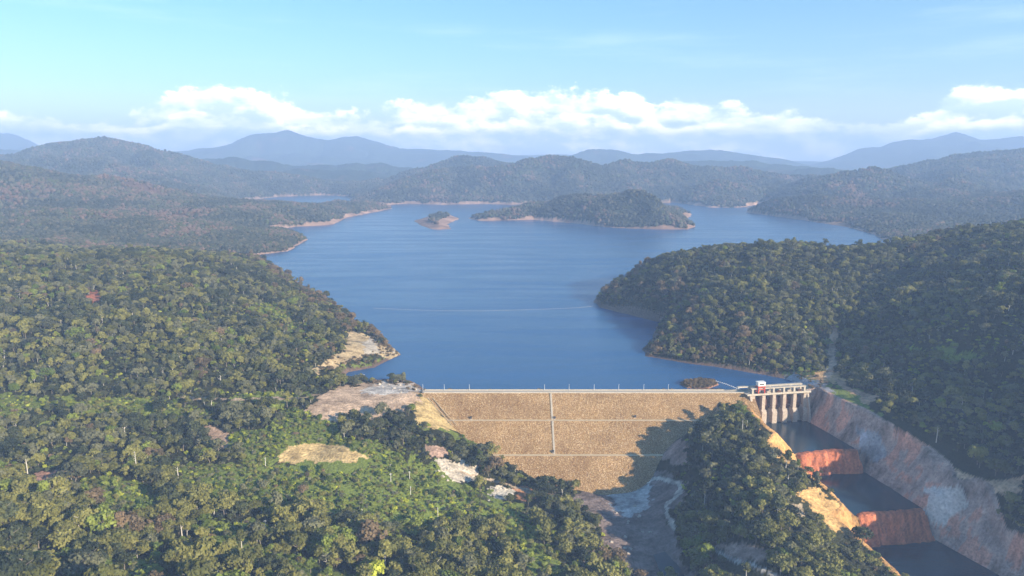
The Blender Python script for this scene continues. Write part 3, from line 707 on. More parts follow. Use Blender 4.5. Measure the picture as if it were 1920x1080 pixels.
# ------------------------------------------------------------------ spillway
sp_ang = math.atan2(CH_A[1], CH_A[0])
spill = thing('gated_spillway', 'concrete gated spillway with tall piers and a bridge at the right end of the dam', 'spillway', (266.0, 790.0, 0), sp_ang)
NB = 5; SPN = 12.5       # local x along the axis, -y downstream
def pier(k, x, wide=3.8, deep=True):
    m = MB()
    m.prism([(0, -13), (0, 3.6), (-1.2, 4.4), (-1.2, 4.8), (20, 4.8), (20, -31), (1.0, -31), (1.0, -13)], x-wide/2, x+wide/2)
    p = m.build('pier', M_CONC, spill)
    m = MB(); w2 = wide/2+.9
    m.prism([(-3.0, -30.5), (-3.0, -15.5), (-.6, -12.6), (8, -12.6), (8, -30.5)], x-w2, x+w2)
    m.build('pier_foot', M_CONC, p)
    MB().box(x-1.1, x+1.1, 2.0, 5.0, 5.6, 10.6, .1).build('hoist_column', M_CONCL, p)
    MB().box(x-1.1, x+1.1, 10.0, 12.5, 5.6, 10.6, .1).build('hoist_column', M_CONCL, p)
for k in range(NB+1): pier(k, k*SPN)
L_ = NB*SPN
MB().box(-8, L_+6, -.9, 6.6, 4.82, 5.58, .08).build('road_bridge', M_CONCL, spill)
MB().box(-8, L_+6, -1.2, -.92, 4.5, 6.5).build('bridge_parapet', M_CONCL, spill)
MB().box(-2, L_+1.6, 1.6, 5.4, 10.62, 11.7, .1).build('hoist_beam', M_CONCL, spill)
MB().box(-14, L_+1.6, 9.6, 13, 10.62, 12.0, .1).build('hoist_beam', M_CONCL, spill)
for k in range(NB):
    x0 = k*SPN+1.92; x1 = (k+1)*SPN-1.92
    g = MB(); prof = []
    for j in range(9):
        a = R(-38+j*8.5); prof.append((14-9*math.cos(a)-.0, -7+13*math.sin(a)))
    prof2 = [(y+.8, z) for y, z in prof][::-1]
    g.prism(prof+prof2, x0, x1); gg = g.build('radial_gate', M_GATE, spill)
    for xx in (x0+2.2, x1-2.2): MB().tube((xx, 5.4, -10), (xx, -1, -8), .35, .35, 6).build('gate_arm', M_GATE, gg)
    o = MB(); o.prism([(2, -30.6), (4.5, -22), (9, -15.4), (14, -15.0), (19, -16.5), (19, -30.6)], x0, x1); o.build('ogee_weir', M_CONC, spill)
    e = MB(); e.box(x0+2.5, x0+7, 2.2, 4.8, 5.62, 7.3, .1); e.build('hoist_motor', M_CONC if k % 2 else M_GATE, spill)
MB().prism([(-10, -31), (-6, -10), (0, 4.7), (22, 4.7), (22, -31)], -4.5, -1.96).build('wing_wall', M_CONC, spill)
MB().prism([(-9, -31), (-5, -12), (0, 4.7), (22, 4.7), (22, -31)], L_+1.96, L_+4).build('wing_wall', M_CONC, spill)
# gantry crane
cx, cy = 266+CH_A[0]*9.5-CH_F[0]*3.2, 790+CH_A[1]*9.5-CH_F[1]*3.2
cr = thing('gantry_crane', 'red legged gantry crane with a white cabin on the spillway bridge', 'crane', (cx, cy, 5.6), sp_ang)
for sx_ in (-3.6, 3.6):
    for sy_ in (-2.4, 2.6):
        MB().box(sx_-.55, sx_+.55, sy_-.5, sy_+.5, 0, 8.6, .05).build('leg', M_RED, cr)
MB().box(-4.2, 4.2, -2.9, -2.1, 4.6, 5.4).build('cross_beam', M_RED, cr); MB().box(-4.2, 4.2, 2.3, 3.1, 4.6, 5.4).build('cross_beam', M_RED, cr)
MB().box(-4.4, 4.4, -3.0, 3.2, 7.6, 8.7, .08).build('girder', M_RED, cr)
cb = MB().box(-4.2, 4.2, -2.7, 2.9, 8.72, 12.9, .15).build('cabin', M_WHITE, cr)
MB().box(-4.6, 4.6, -3.1, 3.3, 12.92, 13.3, .05).build('roof', M_WHITE, cb)
MB().box(-2.8, 2.8, -2.78, -2.72, 10.2, 11.6).build('window', M_DARK, cb)
MB().box(-2.4, 2.4, -.9, .9, 6.2, 7.5, .1).build('hoist', M_RED, cr)

# floating boom near the gates
def boom(name, label, pts, n, r, matf, along):
    P = [unproj(x, y, 0) for x, y in pts]
    t = thing(name, label, 'floating boom', (P[0][0], P[0][1], 0))
    seg = [math.hypot(P[i+1][0]-P[i][0], P[i+1][1]-P[i][1]) for i in range(len(P)-1)]; tot = sum(seg); cum = np.concatenate([[0], np.cumsum(seg)])
    g = MB(); src = None
    for k in range(n):
        dd = tot*(k+.5)/n; x = float(np.interp(dd, cum, [p[0] for p in P])); y = float(np.interp(dd, cum, [p[1] for p in P])); 
        if src is None:
            a0 = math.atan2(P[1][1]-P[0][1], P[1][0]-P[0][0]); L = r*along/2
            mb = MB(); mb.tube((-L, 0, 0), (L, 0, 0), r, r, 8).tube((-L-.3*r, 0, 0), (-L, 0, 0), r*.5, r, 8).tube((L, 0, 0), (L+.3*r, 0, 0), r, r*.5, 8)
            src = mb.build('float', matf, t); src.rotation_euler = (0, 0, a0); src.location = (x-P[0][0], y-P[0][1], .25*r)
        else:
            cc = src.copy(); COL.objects.link(cc); cc.location = (x-P[0][0], y-P[0][1], .25*r)
    for i in range(len(P)-1): g.tube((P[i][0]-P[0][0], P[i][1]-P[0][1], .15), (P[i+1][0]-P[0][0], P[i+1][1]-P[0][1], .15), .12)
    g.build('cable', M_DARK, t)
boom('log_boom', 'string of white floats running diagonally from the spillway into the reservoir', [(1333, 712), (1360, 720), (1393, 733)], 17, .62, M_WHITE, 2.0)
boom('safety_boom', 'long thin line of small floats right across the middle of the reservoir', [(1112, 574), (1085, 577), (1040, 579), (980, 581), (900, 583), (800, 582), (700, 578)], 90, .35, M_STEEL, 3.5)

# ------------------------------------------------------------------ tree prototypes
def crown_mesh(name, R0, H0, zc, nl, nq, size, m, seed, loose=0.0, spread=.62, lr=.34):
    r = np.random.default_rng(seed); P = []; N = []
    lob = []
    for k in range(nl):
        a = r.random()*6.283; q = math.sqrt(r.random())*R0*spread
        lob.append((math.cos(a)*q, math.sin(a)*q, zc+(r.random()-.4)*H0*.75*(1-q/R0*.6), R0*(lr+.22*r.random())))
    lob.append((0, 0, zc+H0*.3, R0*(lr+.12)))
    per = nq//len(lob)
    for x, y, z, rad in lob:
        v = r.normal(size=(per, 3)); v /= np.linalg.norm(v, axis=1)[:, None]; v[:, 2] = np.where(v[:, 2] < -.35, -v[:, 2], v[:, 2])
        rr = rad*(.72+.36*r.random((per, 1)))*(1+loose*r.random((per, 1)))
        P.append(np.array([x, y, z])+v*rr*np.array([1, 1, .8])); N.append(v)
    P = np.concatenate(P); N = np.concatenate(N)+r.normal(size=(len(P), 3))*.55; N /= np.linalg.norm(N, axis=1)[:, None]
    t = np.cross(N, r.normal(size=N.shape)); t /= np.linalg.norm(t, axis=1)[:, None]; b = np.cross(N, t)
    s = size*(.6+.8*r.random((len(P), 1)))
    V = np.stack([P-t*s-b*s*.6, P+t*s*.9-b*s*.75, P+t*s+b*s*.7, P-t*s*.8+b*s*.8], 1).reshape(-1, 3)
    return mesh_np(name, V, np.arange(len(V)).reshape(-1, 4), m)
def trunk_mesh(name, h, r0, m, seed, zc, R0):
    rr = random.Random(seed); b = MB(); p = Vector((0, 0, -1.2)); top = None
    for k in range(4):
        q = Vector((rr.uniform(-.3, .3), rr.uniform(-.3, .3), -1.2+(h+1.2)*(k+1)/4)); q.x += p.x*.6; q.y += p.y*.6
        b.tube(p, q, r0*(1-k*.2), r0*(1-(k+1)*.2), 6); p = q
        if k >= 1:
            for j in range(2):
                a = rr.random()*6.28; b.tube(p, p+Vector((math.cos(a)*R0*.55, math.sin(a)*R0*.55, R0*.35)), r0*.4, r0*.15, 4)
    bmesh.ops.recalc_face_normals(b.bm, faces=b.bm.faces)
    me = bpy.data.meshes.new(name); b.bm.to_mesh(me); b.bm.free(); me.materials.append(m); return me
SHAPES = []   # (crown builder params, trunk)
spec = [('broad', 5.4, 6.5, 5.6, 9, 620, .52), ('broad', 4.8, 7.5, 5.8, 8, 560, .50), ('broad', 6.2, 5.6, 5.0, 10, 660, .54), ('tall', 3.6, 10.0, 8.0, 9, 520, .48), ('broad', 4.4, 6.0, 4.6, 7, 480, .5),
        ('ragged', 6.6, 7.5, 6.0, 14, 620, .5), ('ragged', 5.0, 9.5, 7.2, 12, 500, .5), ('sparse', 4.4, 7.5, 7.0, 9, 190, .42)]
tones = ['dark green', 'grey green', 'olive', 'fresh green', 'rusty brown', 'bright yellow green']
PROTO = {}
for si, (kd, R0, H0, zc, nl, nq, sz) in enumerate(spec):
    tm = trunk_mesh('trunk', zc+H0*.2, .34, M_PBARK if kd in ('sparse', 'tall') else M_BARK, si, zc, R0)
    base = crown_mesh('crown', R0, H0, zc, nl, nq, sz, LEAF[0], 100+si, .24, .62 if kd in ('broad', 'tall') else .85, .34 if kd in ('broad', 'tall') else .2)
    for ti in range(6):
        cm = base if ti == 0 else base.copy()
        if ti: cm.materials[0] = LEAF[ti]
        PROTO[(si, ti)] = (cm, tm)
def joined(name, meshes):
    V = []; Fc = []; off = 0; mats = []; mi = []
    for k, m_ in enumerate(meshes):
        bmv = np.empty(len(m_.vertices)*3, np.float32); m_.vertices.foreach_get('co', bmv); V.append(bmv.reshape(-1, 3))
        for p in m_.polygons: Fc.append([v+off for v in p.vertices]); mi.append(k)
        off += len(m_.vertices); mats.append(m_.materials[0])
    me = bpy.data.meshes.new(name); me.from_pydata(np.concatenate(V).tolist(), [], Fc)
    for m_ in mats: me.materials.append(m_)
    me.polygons.foreach_set('material_index', mi); me.update(); return me
pcol = bpy.data.collections.new('forest_kinds')
NSH = len(spec)
pi = 0; INDEX = {}
for si in range(NSH):
    for ti in range(6):
        o = bpy.data.objects.new('kind_%03d' % pi, joined('forest_tree', PROTO[(si, ti)])); pcol.objects.link(o); INDEX[(si, ti)] = pi; pi += 1
shr = []
for k in range(3):
    for ti in range(6):
        mm = crown_mesh('shrub', 2.0+.3*k, 1.6, 1.1, 5, 110, .42, LEAF[ti], 300+k, .2)
        o = bpy.data.objects.new('kind_%03d' % pi, mm); pcol.objects.link(o); INDEX[('s', k, ti)] = pi; pi += 1

# ------------------------------------------------------------------ scatter the woods
def grid_pts(x0, x1, y0, y1, step):
    gx, gy = np.meshgrid(np.arange(x0, x1, step), np.arange(y0, y1, step)); gx = gx.ravel(); gy = gy.ravel()
    gx = gx+(rng.random(len(gx))-.5)*step*.95; gy = gy+(rng.random(len(gy))-.5)*step*.95
    m = np.abs(gx/gy) < .86; return gx[m], gy[m]
def allowed(X, Y):
    Z, sd = height(X, Y, True)
    Zx = height(X+2.5, Y); Zy = height(X, Y+2.5); sl_ = np.hypot(Zx-Z, Zy-Z)/2.5
    bare, _, br, px, py = regions(X, Y, Z)
    bare = np.maximum(bare, np.maximum(regions(X, Y, Z, .35)[0], regions(X, Y, Z, .65)[0]))
    le = np.interp(Y, *L_EDGE); re = np.interp(Y, *R_EDGE)
    s = (X-CH_O[0])*CH_F[0]+(Y-CH_O[1])*CH_F[1]
    base = np.interp(s, [0, W1+2, W1+13, W2+2, W2+15, 400], [WL[0], WL[0], WL[1], WL[1], WL[2], WL[2]-3])-1.5
    chz = (X > 240) & (X < 520) & (Y < 806+0.18*(X-268))
    cut = chz & (((X > re-1) & (X < re+np.interp(Y, *R_LIM)+13+6*fbm(X, Y, 14, 2, 92)) & (Y > 590) & (Y < 800)) | ((X > re-1) & (X < re+np.interp(Y, *R_LIM)+2) & (Z > base+(X-re)*np.interp(Y, [540, 600, 630, 710, 750, 800], [1.0, 1.12, 1.0, 1.0, 1.5, 1.9])-4.0)) | ((X < le+1) & (X > le-15-9*fbm(X, Y, 12, 3, 90)) & (Y < 770)) | ((X < le+1) & (Z > base+(le-X)*1.05-3.0)) | ((X >= le) & (X <= re)))
    nodam = (X > -165) & (X < 272) & (Y > 668) & (Y < 815) & (Z < dam_z(Y)+.6)
    nodam |= (X > 150) & (X < 275) & (Y > 690) & (Y < 815) & (Z < dam_z(Y)+5)
    nodam |= (X > -92) & (X < 335) & (Y > 790) & (Y < 822)
    ok = (~cut) & (~nodam) & (bare < .5) & (((sd > 7) & (Z > 1.5)) | (Y < 800)) & (sl_ < 1.1)
    return ok, Z, sd, br, px, py
X, Y = grid_pts(-1500, 1550, 340, 1750, 6.4)
yk = 1-.30*sst(Y, 520, 700); thin = rng.random(len(X)) < np.where(Y < 560, .76, 1.0); X, Y = X[thin], Y[thin]
ok, Z, sd, br, px, py = allowed(X, Y)
dens = fbm(X, Y, 28, 3, 80)
keep = ok & ~hidden(X, Y, Z) & (np.where(br > 0, rng.random(len(X)) < np.where(fbm(X, Y, 35, 3, 91) >   .06, .38, .05), dens > -.29))
# dry, sparse fringe near the shore
keep &= ~((sd < 25) & (Y > 1100) & (rng.random(len(X)) < .5))
tx, ty, tz, tbr, tsd, tpx, tpy = [a[keep] for a in (X, Y, Z, br, sd, px, py)]
n = len(tx); print('near trees', n)
hue = fbm(tx, ty, 55, 3, 81)+.55*(rng.random(n)-.5)*2
right = tx > 200
ti = np.select([hue < -.18, hue < .12, hue < .50, hue < .74], [0, 1, 2, 3], 4)
rr_ = rng.random(n)
ti = np.where((tbr > 0) & (rr_ < .7), 3, ti); ti = np.where((ti == 4) & (rr_ < .5), 1, ti)
ti = np.where((~right) & (ti == 3) & (tbr == 0) & (rng.random(n) < .5), 2, ti); ti = np.where(right & (ti == 0) & (rng.random(n) < .4), 2, ti)  # some dark right-hand crowns go olive: hillside light put into leaf colour
ti = np.where(right & (ti == 3) & (rr_ < .6), 1, ti)
ti = np.where((ty < 600) & (ti <= 1) & (rr_ < .55), 2, ti)
ti = np.where((tsd < 60) & (ty > 900) & (rr_ < .45), 4, ti)
si = rng.choice(NSH, n, p=[.17, .15, .16, .06, .14, .19, .10, .03])
scl = np.clip(.9+.24*rng.normal(size=n)+.3*fbm(tx, ty, 40, 2, 82)+.5*(rng.random(n) < .12)-.25*(rng.random(n) < .3), .4, 1.9)*np.where(tbr > 0, .6, 1)*(1+.12*sst(ty, 620, 420))*(1-.17*sst(ty, 540, 680))
# clearings with shrubs: an extra finer scatter
X2, Y2 = grid_pts(-1100, 1200, 360, 1150, 3.4)
ok2, Z2, sd2, br2, px2, py2 = allowed(X2, Y2)
d2 = fbm(X2, Y2, 28, 3, 80)
k2 = ok2 & ~hidden(X2, Y2, Z2, 4) & ((br2 > 0) & (rng.random(len(X2)) < .6) | ((d2 <= -.28) & (rng.random(len(X2)) < .5)) | (rng.random(len(X2)) < .10))
bare2, _, _, _, _ = regions(X2, Y2, Z2)
sx2, sy2, sz2 = X2[k2], Y2[k2], Z2[k2]; ns = len(sx2); print('shrubs', ns)
sh_t = rng.choice([1, 2, 3, 4, 5], ns, p=[.16, .34, .36, .02, .12]); sh_k = rng.integers(0, 3, ns)
sh_s = np.where(br2[k2] > 0, .4+.95*rng.random(ns)**2, .7+.7*rng.random(ns)); sh_t = np.where((br2[k2] == 0) & (rng.random(ns) < .6), 0, sh_t)

# individuals: the trees that show largest
dist = np.sqrt(tx**2+ty**2+(tz-CAMZ)**2); show = scl/dist
inframe = (tpx > -10) & (tpx < 1930) & (tpy < 1105) & (tpy > 0)
order = np.argsort(-np.where(inframe, show, 0))
ind = order[:300]; rest = np.setdiff1d(np.arange(n), ind)
def area_name(px):
    for lim, nm in ((170, 'bottom left corner'), (330, 'below the reddish clearing'), (480, 'left of scrub slope'), (640, 'left of yellow tree'), (770, 'around the yellow tree'),
                    (900, 'right of yellow tree'), (1010, 'near cross-armed pole'), (1200, 'left bank above riverbed'), (1330, 'right bank beside riverbed'), (1460, 'ridge beside river track'), (1660, 'ridge beside red weirs')):
        if px < lim: return nm
    return 'above red cut slope'
NUMW = ['', 'second ', 'third ', 'fourth ', 'fifth ', 'sixth ', 'seventh ', 'eighth ', 'ninth ', 'tenth ', 'eleventh ', 'twelfth ', 'thirteenth ', 'fourteenth ', 'fifteenth ', 'sixteenth ', 'seventeenth ', 'eighteenth ', 'nineteenth ', 'twentieth ']+['%dth ' % q for q in range(21, 60)]
def make_tree(si_, ti_, loc, rz, s, label, group, name='broadleaf_tree', cat='tree', trunkm=None):
    cm, tm = PROTO[(si_, ti_)]
    r = thing(name, label, cat, loc, rz, group); r.scale = (s, s, s*random.uniform(.9, 1.12))
    link('trunk', trunkm or tm, r); link('crown', cm, r); return r
first = {}; seen = {}
for i in sorted(ind, key=lambda q: tpx[q]):
    key = (int(si[i]), int(ti[i])); s = float(scl[i]); sz = 'small' if s < .9 else ('mid sized' if s < 1.25 else 'large')
    row = 'front' if tpy[i] > 1010 else ('middle' if tpy[i] > 950 else 'back')
    shp = 'slender' if spec[key[0]][0] == 'tall' else 'round'
    kk = (sz, tones[key[1]], shp, row, area_name(tpx[i])); seen.setdefault(kk, []).append(i)
for kk, L in seen.items():
    sz, tone, shp, row, area = kk
    for q, i in enumerate(L):
        key = (int(si[i]), int(ti[i])); s = float(scl[i])
        pos = '' if len(L) == 1 else (', '+(NUMW[q]+'from left' if q else 'leftmost'))
        lab = '%s %s %s tree, %s row, %s%s' % (sz, tone, shp, row, area, pos)
        loc = (float(tx[i]), float(ty[i]), float(tz[i])); rz = random.random()*6.28
        if key not in first: first[key] = make_tree(key[0], key[1], loc, rz, s, lab, 'woodland trees in the foreground')
        else: dup(first[key], loc, rz, lab, None, (s, s, s*random.uniform(.9, 1.12)))
# picked-out single trees
def ground_at(px, py):
    Ys = np.arange(380, 1500, 1.5); xs = []; zs = []
    for Y_ in Ys:
        x, y, z = at_dist(px, py, Y_); xs.append(x); zs.append(z)
    g = height(np.array(xs), Ys); hit = np.argmax(np.array(zs) < g)
    return xs[hit], float(Ys[hit]), float(g[hit])
make_tree(0, 5, ground_at(700, 1092), 1.0, 1.5, 'bright yellow green round tree at the bottom edge, lightest crown of the wood', None)
make_tree(1, 5, ground_at(262, 890), 1.0, .8, 'small yellow crowned tree standing beside the tall bare pale trunk', None)
make_tree(4, 0, ground_at(900, 872), 2.0, 1.5, 'big dark lone tree against the golden dam face at its left foot', None)
make_tree(2, 0, ground_at(885, 880), .5, 1.1, 'smaller dark tree left of the big dark tree at the dam foot', None)
make_tree(2, 3, ground_at(772, 772), .3, .85, 'green bushy tree on the gravel platform beside the left dam end', None)
make_tree(4, 3, ground_at(800, 805), 2.3, .9, 'green bushy tree on the yellow soil below the left dam end', None)
make_tree(1, 4, ground_at(1078, 905), 2.3, .6, 'thin rusty tree at the dam toe beside the dark pool', None)
make_tree(4, 0, ground_at(1175, 905), 1.3, .95, 'dark rounded tree at the shaded dam toe behind the river track', None)
# tall pale trunks standing over the wood
def tall_trunk(px, py, h, lab, tone, first=[None]):
    x, y, z = ground_at(px, py)
    r = thing('pale_trunked_tree', lab, 'tree', (x, y, z), random.random()*6, 'pale trunked trees standing over the wood')
    b = MB(); b.tube((0, 0, -1), (.3, .2, h*.55), .42, .32, 7).tube((.3, .2, h*.55), (.1, .5, h*.95), .32, .14, 7)
    for k in range(5):
        a = random.random()*6.28; zz = h*(.6+.07*k); b.tube((.2, .3, zz), (.2+2.2*math.cos(a), .3+2.2*math.sin(a), zz+1.6), .13, .05, 5)
    b.build('trunk', M_PBARK, r)
    if tone is not None: link('crown', crown_mesh('crown', 2.6, 2.8, h*.95, 4, 130, .45, LEAF[tone], int(px)), r)
for a in [(258, 895, 24, 'tall bare pale trunk rising above the dark gap in the left wood', None), (52, 890, 15, 'pale trunked tree beside the small reddish clearing on the left', 1),
          (1392, 815, 15, 'pale trunked tree on the shaded ridge just below the spillway wing wall', 1), (1320, 950, 14, 'pale trunked tree above the river track on the shaded slope', 1),
          (1478, 915, 13, 'pale trunked tree near the left end of the first red weir', 1), (1755, 830, 17, 'pale trunked tree on the slope above the grey rock patch, right side', 1),
          (335, 900, 13, 'pale trunked tree in the light scrub left of the yellow cliff', 2), (1440, 905, 12, 'thin pale trunked tree in the middle of the shaded ridge', 0)]: tall_trunk(*a)
# white utility poles
pole0 = None
for px, py, lab in [(733, 905, 'white utility pole on the green scrub right of the yellow cliff'), (768, 900, 'short white utility pole beside the scrub hollow'),
                    (770, 928, 'white utility pole just below the scrub hollow'), (821, 970, 'white utility pole in the scrub above the bottom right wood'),
                    (679, 972, 'white utility pole leaning out of the trees above the bright yellow tree'), (943, 1068, 'white utility pole with a short cross arm at the bottom edge'),
                    (498, 875, 'white utility pole left of the yellow cliff'), (498, 995, 'white utility pole in the bottom left wood'),
                    (1586, 692, 'white post beside the orange path on the right hill'), (1622, 726, 'white post beside the bare orange patch right of the spillway'),
                    (683, 714, 'white post at the water edge of the gravel platform')]:
    x, y, z = ground_at(px, py)
    if pole0 is None:
        pole0 = thing('utility_pole', lab, 'utility pole', (x, y, z), .4, 'white utility poles scattered in the scrub')
        MB().tube((0, 0, -.8), (0, 0, 8.0), .22, .15, 8).build('pole', M_WHITE, pole0)
        MB().box(-1.2, 1.2, -.1, .1, 7.1, 7.35).build('cross_arm', M_WHITE, pole0)
    else: dup(pole0, (x, y, z), random.random()*3, lab)

# remaining woods, one uncountable mass
def scatter_object(name, pts, rz, sc_, idx_, label=None):
    me = bpy.data.meshes.new(name); me.vertices.add(len(pts)); me.vertices.foreach_set('co', np.asarray(pts, np.float32).ravel())
    a = me.attributes.new('turn', 'FLOAT_VECTOR', 'POINT'); v = np.zeros((len(pts), 3), np.float32); v[:, 2] = rz; v[:, :2] = rng.normal(size=(len(pts), 2))*.09; a.data.foreach_set('vector', v.ravel())
    a = me.attributes.new('size', 'FLOAT_VECTOR', 'POINT'); v = np.stack([sc_*(.82+.36*rng.random(len(pts))), sc_, sc_*(.8+.4*rng.random(len(pts)))], -1).astype(np.float32); a.data.foreach_set('vector', v.ravel())
    a = me.attributes.new('which', 'INT', 'POINT'); a.data.foreach_set('value', idx_.astype(np.int32)); me.update()
    o = link(name, me)
    ng = bpy.data.node_groups.new(name, 'GeometryNodeTree')
    ng.interface.new_socket('Geometry', in_out='INPUT', socket_type='NodeSocketGeometry'); ng.interface.new_socket('Geometry', in_out='OUTPUT', socket_type='NodeSocketGeometry')
    N = ng.nodes; gi = N.new('NodeGroupInput'); go = N.new('NodeGroupOutput'); iop = N.new('GeometryNodeInstanceOnPoints'); ci = N.new('GeometryNodeCollectionInfo')
    ci.inputs['Collection'].default_value = pcol; ci.inputs['Separate Children'].default_value = True; ci.inputs['Reset Children'].default_value = True
    def na(nm, typ):
        q = N.new('GeometryNodeInputNamedAttribute'); q.data_type = typ; q.inputs[0].default_value = nm
        return [s for s in q.outputs if s.enabled and s.name == 'Attribute'][0]
    Lk = ng.links.new
    Lk(gi.outputs[0], iop.inputs['Points']); Lk(ci.outputs[0], iop.inputs['Instance']); iop.inputs['Pick Instance'].default_value = True
    Lk(na('which', 'INT'), iop.inputs['Instance Index']); Lk(na('turn', 'FLOAT_VECTOR'), iop.inputs['Rotation']); Lk(na('size', 'FLOAT_VECTOR'), iop.inputs['Scale'])
    Lk(iop.outputs[0], go.inputs[0])
    md = o.modifiers.new('scatter', 'NODES'); md.node_group = ng
    return tag(o, kind='stuff')
widx = np.array([INDEX[(int(a), int(b))] for a, b in zip(si[rest], ti[rest])])
scatter_object('woodland', np.stack([tx[rest], ty[rest], tz[rest]], -1), rng.random(len(rest))*6.28, scl[rest], widx)
sidx = np.array([INDEX[('s', int(a), int(b))] for a, b in zip(sh_k, sh_t)])
scatter_object('scrub', np.stack([sx2, sy2, sz2], -1), rng.random(ns)*6.28, sh_s, sidx)
# dry brush on the islet behind the crest and along the near shores
Xb, Yb = grid_pts(150, 240, 815, 880, 2.6); Zb, sb = height(Xb, Yb, True); kb = (sb > .6) & (Zb > .2)
Xc, Yc = grid_pts(-700, 700, 815, 2000, 5.0); Zc, sc2 = height(Xc, Yc, True); kc = (sc2 > 3) & (sc2 < 26) & (Zc > .5) & (rng.random(len(Xc)) < .5) & ~hidden(Xc, Yc, Zc, 3)
bx_, by_, bz_ = np.concatenate([Xb[kb], Xc[kc]]), np.concatenate([Yb[kb], Yc[kc]]), np.concatenate([Zb[kb], Zc[kc]])
scatter_object('dry_brush', np.stack([bx_, by_, bz_], -1), rng.random(len(bx_))*6.28, .6+.6*rng.random(len(bx_)), np.array([INDEX[('s', int(a), 4)] for a in rng.integers(0, 3, len(bx_))]))

# distant woods: low crowns merged into one mass
ico = bmesh.new(); bmesh.ops.create_icosphere(ico, subdivisions=1, radius=1)
IV = np.array([v.co for v in ico.verts]); IF = np.array([[v.index for v in f.verts] for f in ico.faces]); ico.free()
def far_wood(name, y0, y1, step, crown, seed):
    wx = y1*.86
    X, Y = grid_pts(-wx, wx, y0, y1, step)
    Z, sd = height(X, Y, True)
    bwid = 5+np.clip((Y-900)/60, 0, 34)*np.clip(.5+2.1*fbm(X, Y, 170, 4, 63, .65), .05, 2.2)
    red = np.clip(fbm(X, Y, 330, 4, 62)*3-1.05, 0, 1)
    k = ((sd > bwid*(.75+.5*rng.random(len(X)))) | (Z > 14) & (sd > 5)) & ~hidden(X, Y, Z, crown*1.3) & (rng.random(len(X)) > red*.7+.05)
    bare_isle = inpoly(X, Y, [(a*1.0, b*1.0) for a, b in ISLET]); k &= ~(bare_isle & ((sd < 44) | (rng.random(len(X)) < .5)))
    X, Y, Z, red = X[k], Y[k], Z[k], red[k]; n_ = len(X); print(name, n_)
    s = crown*(.6+.6*rng.random(n_)); ang = rng.random(n_)*6.28
    V = IV[None]*(1+.35*(rng.random((n_, len(IV), 1))-.5))
    ca_, sa_ = np.cos(ang)[:, None], np.sin(ang)[:, None]
    Vx = (V[..., 0]*ca_-V[..., 1]*sa_)*s[:, None]+X[:, None]; Vy = (V[..., 0]*sa_+V[..., 1]*ca_)*s[:, None]+Y[:, None]
    Vz = V[..., 2]*s[:, None]*(.75+.5*rng.random((n_, 1)))+Z[:, None]+s[:, None]*.75
    Fc = (IF[None]+(np.arange(n_)*len(IV))[:, None, None]).reshape(-1, 3)
    me = mesh_np(name, np.stack([Vx, Vy, Vz], -1).reshape(-1, 3), Fc, M_FAR)
    pal = np.array([[.030, .036, .026], [.052, .058, .04], [.082, .078, .05], [.056, .072, .034], [.13, .09, .07]])
    h = fbm(X, Y, 160, 3, 81)*1.1+(rng.random(n_)-.5)*1.1
    ix = np.select([h < -.25, h < .15, h < .45, h < .62], [0, 1, 2, 3], 4); ix = np.where(rng.random(n_) < red*.8, 4, ix)
    cc = pal[ix]*(.8+.4*rng.random((n_, 1)))
    at = me.color_attributes.new('crown_tint', 'FLOAT_COLOR', 'POINT'); bb = np.ones((n_, len(IV), 4), np.float32); bb[..., :3] = cc[:, None]*(.85+.3*rng.random((n_, len(IV), 1))); at.data.foreach_set('color', bb.ravel())
    return tag(link(name, me), kind='stuff')
def farm_(t):
    a = t.n('ShaderNodeAttribute', {'attribute_name': 'crown_tint'})
    out(t, t.n('ShaderNodeBsdfPrincipled', Base_Color=a.outputs['Color'], Roughness=.8, Specular_IOR_Level=.1))
M_FAR = mat('distant_leaves', farm_)
far_wood('distant_woodland', 1740, 2700, 8.5, 5.4, 1)
far_wood('distant_woodland', 2700, 4000, 12, 7.0, 2)
far_wood('distant_woodland', 4000, 6400, 17, 9.5, 3)

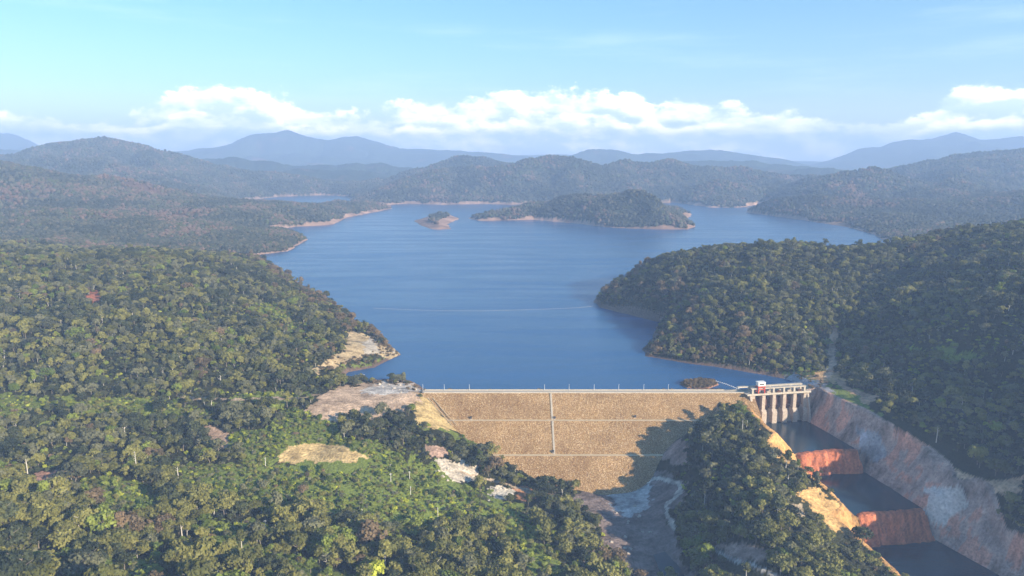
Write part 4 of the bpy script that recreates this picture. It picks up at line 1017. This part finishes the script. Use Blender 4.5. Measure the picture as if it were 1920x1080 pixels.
# ------------------------------------------------------------------ boulders
ORD = ['leftmost', 'second', 'third', 'fourth', 'fifth', 'sixth', 'seventh', 'eighth', 'ninth', 'tenth', 'eleventh', 'twelfth', 'thirteenth', 'fourteenth', 'fifteenth', 'sixteenth']
def boulder(n_, box, smin, smax, what, where, group, m=M_BOULD):
    P = sorted((random.uniform(box[0], box[2]), random.uniform(box[1], box[3])) for k in range(n_)); src = None
    for k, (px_, py_) in enumerate(P):
        x, y, z = ground_at(px_, py_); s = random.uniform(smin, smax)
        if src is None:
            bm = bmesh.new(); bmesh.ops.create_icosphere(bm, subdivisions=2, radius=1)
            for v in bm.verts:
                q = v.co; v.co = q*(1+.22*math.sin(q.x*4+k)+.18*math.sin(q.y*5.3)+random.uniform(-.08, .08)); v.co.z *= .7
            me = bpy.data.meshes.new('boulder'); bm.to_mesh(me); bm.free(); me.materials.append(m)
            src = link('boulder', me); o = src
        else: o = src.copy(); COL.objects.link(o)
        o.location = (x, y, z+s*.15); o.scale = (s, s*random.uniform(.7, 1.2), s*random.uniform(.7, 1.1)); o.rotation_euler = (0, 0, random.random()*6)
        pos = ORD[k]+' from the left' if k else 'leftmost'
        tag(o, '%s boulder %s, %s' % (what, where, pos), 'boulder', group)
boulder(16, (690, 716, 782, 738), .8, 2.0, 'pale', 'along lake side of gravel platform', 'boulders along the gravel platform')
boulder(16, (815, 866, 890, 903), .9, 2.2, 'pale', 'in rock heap left of dam foot', 'boulders in the heap left of the dam foot')
boulder(8, (908, 914, 955, 932), .8, 1.8, 'whitish', 'in small heap above riverbed', 'boulders in the small whitish heap')
boulder(16, (1105, 945, 1220, 1040), .8, 1.8, 'grey', 'in the shaded riverbed', 'boulders in the riverbed')
boulder(8, (715, 640, 748, 664), 1.2, 2.4, 'pinkish white', 'at tip of left headland', 'boulders at the headland tip')

# ------------------------------------------------------------------ air
hz = MB(); hz.box(-16000, 16000, -400, 27000, -90, 1120)
def haze_m(t):
    v = t.n('ShaderNodeVolumePrincipled', Color=(.44, .64, 1.0, 1), Density=1.02e-4, Anisotropy=0.0)
    t.n('ShaderNodeOutputMaterial', Volume=v.outputs[0])
hm = mat('haze_air', haze_m); ho = hz.build('haze', hm); tag(ho, kind='stuff')
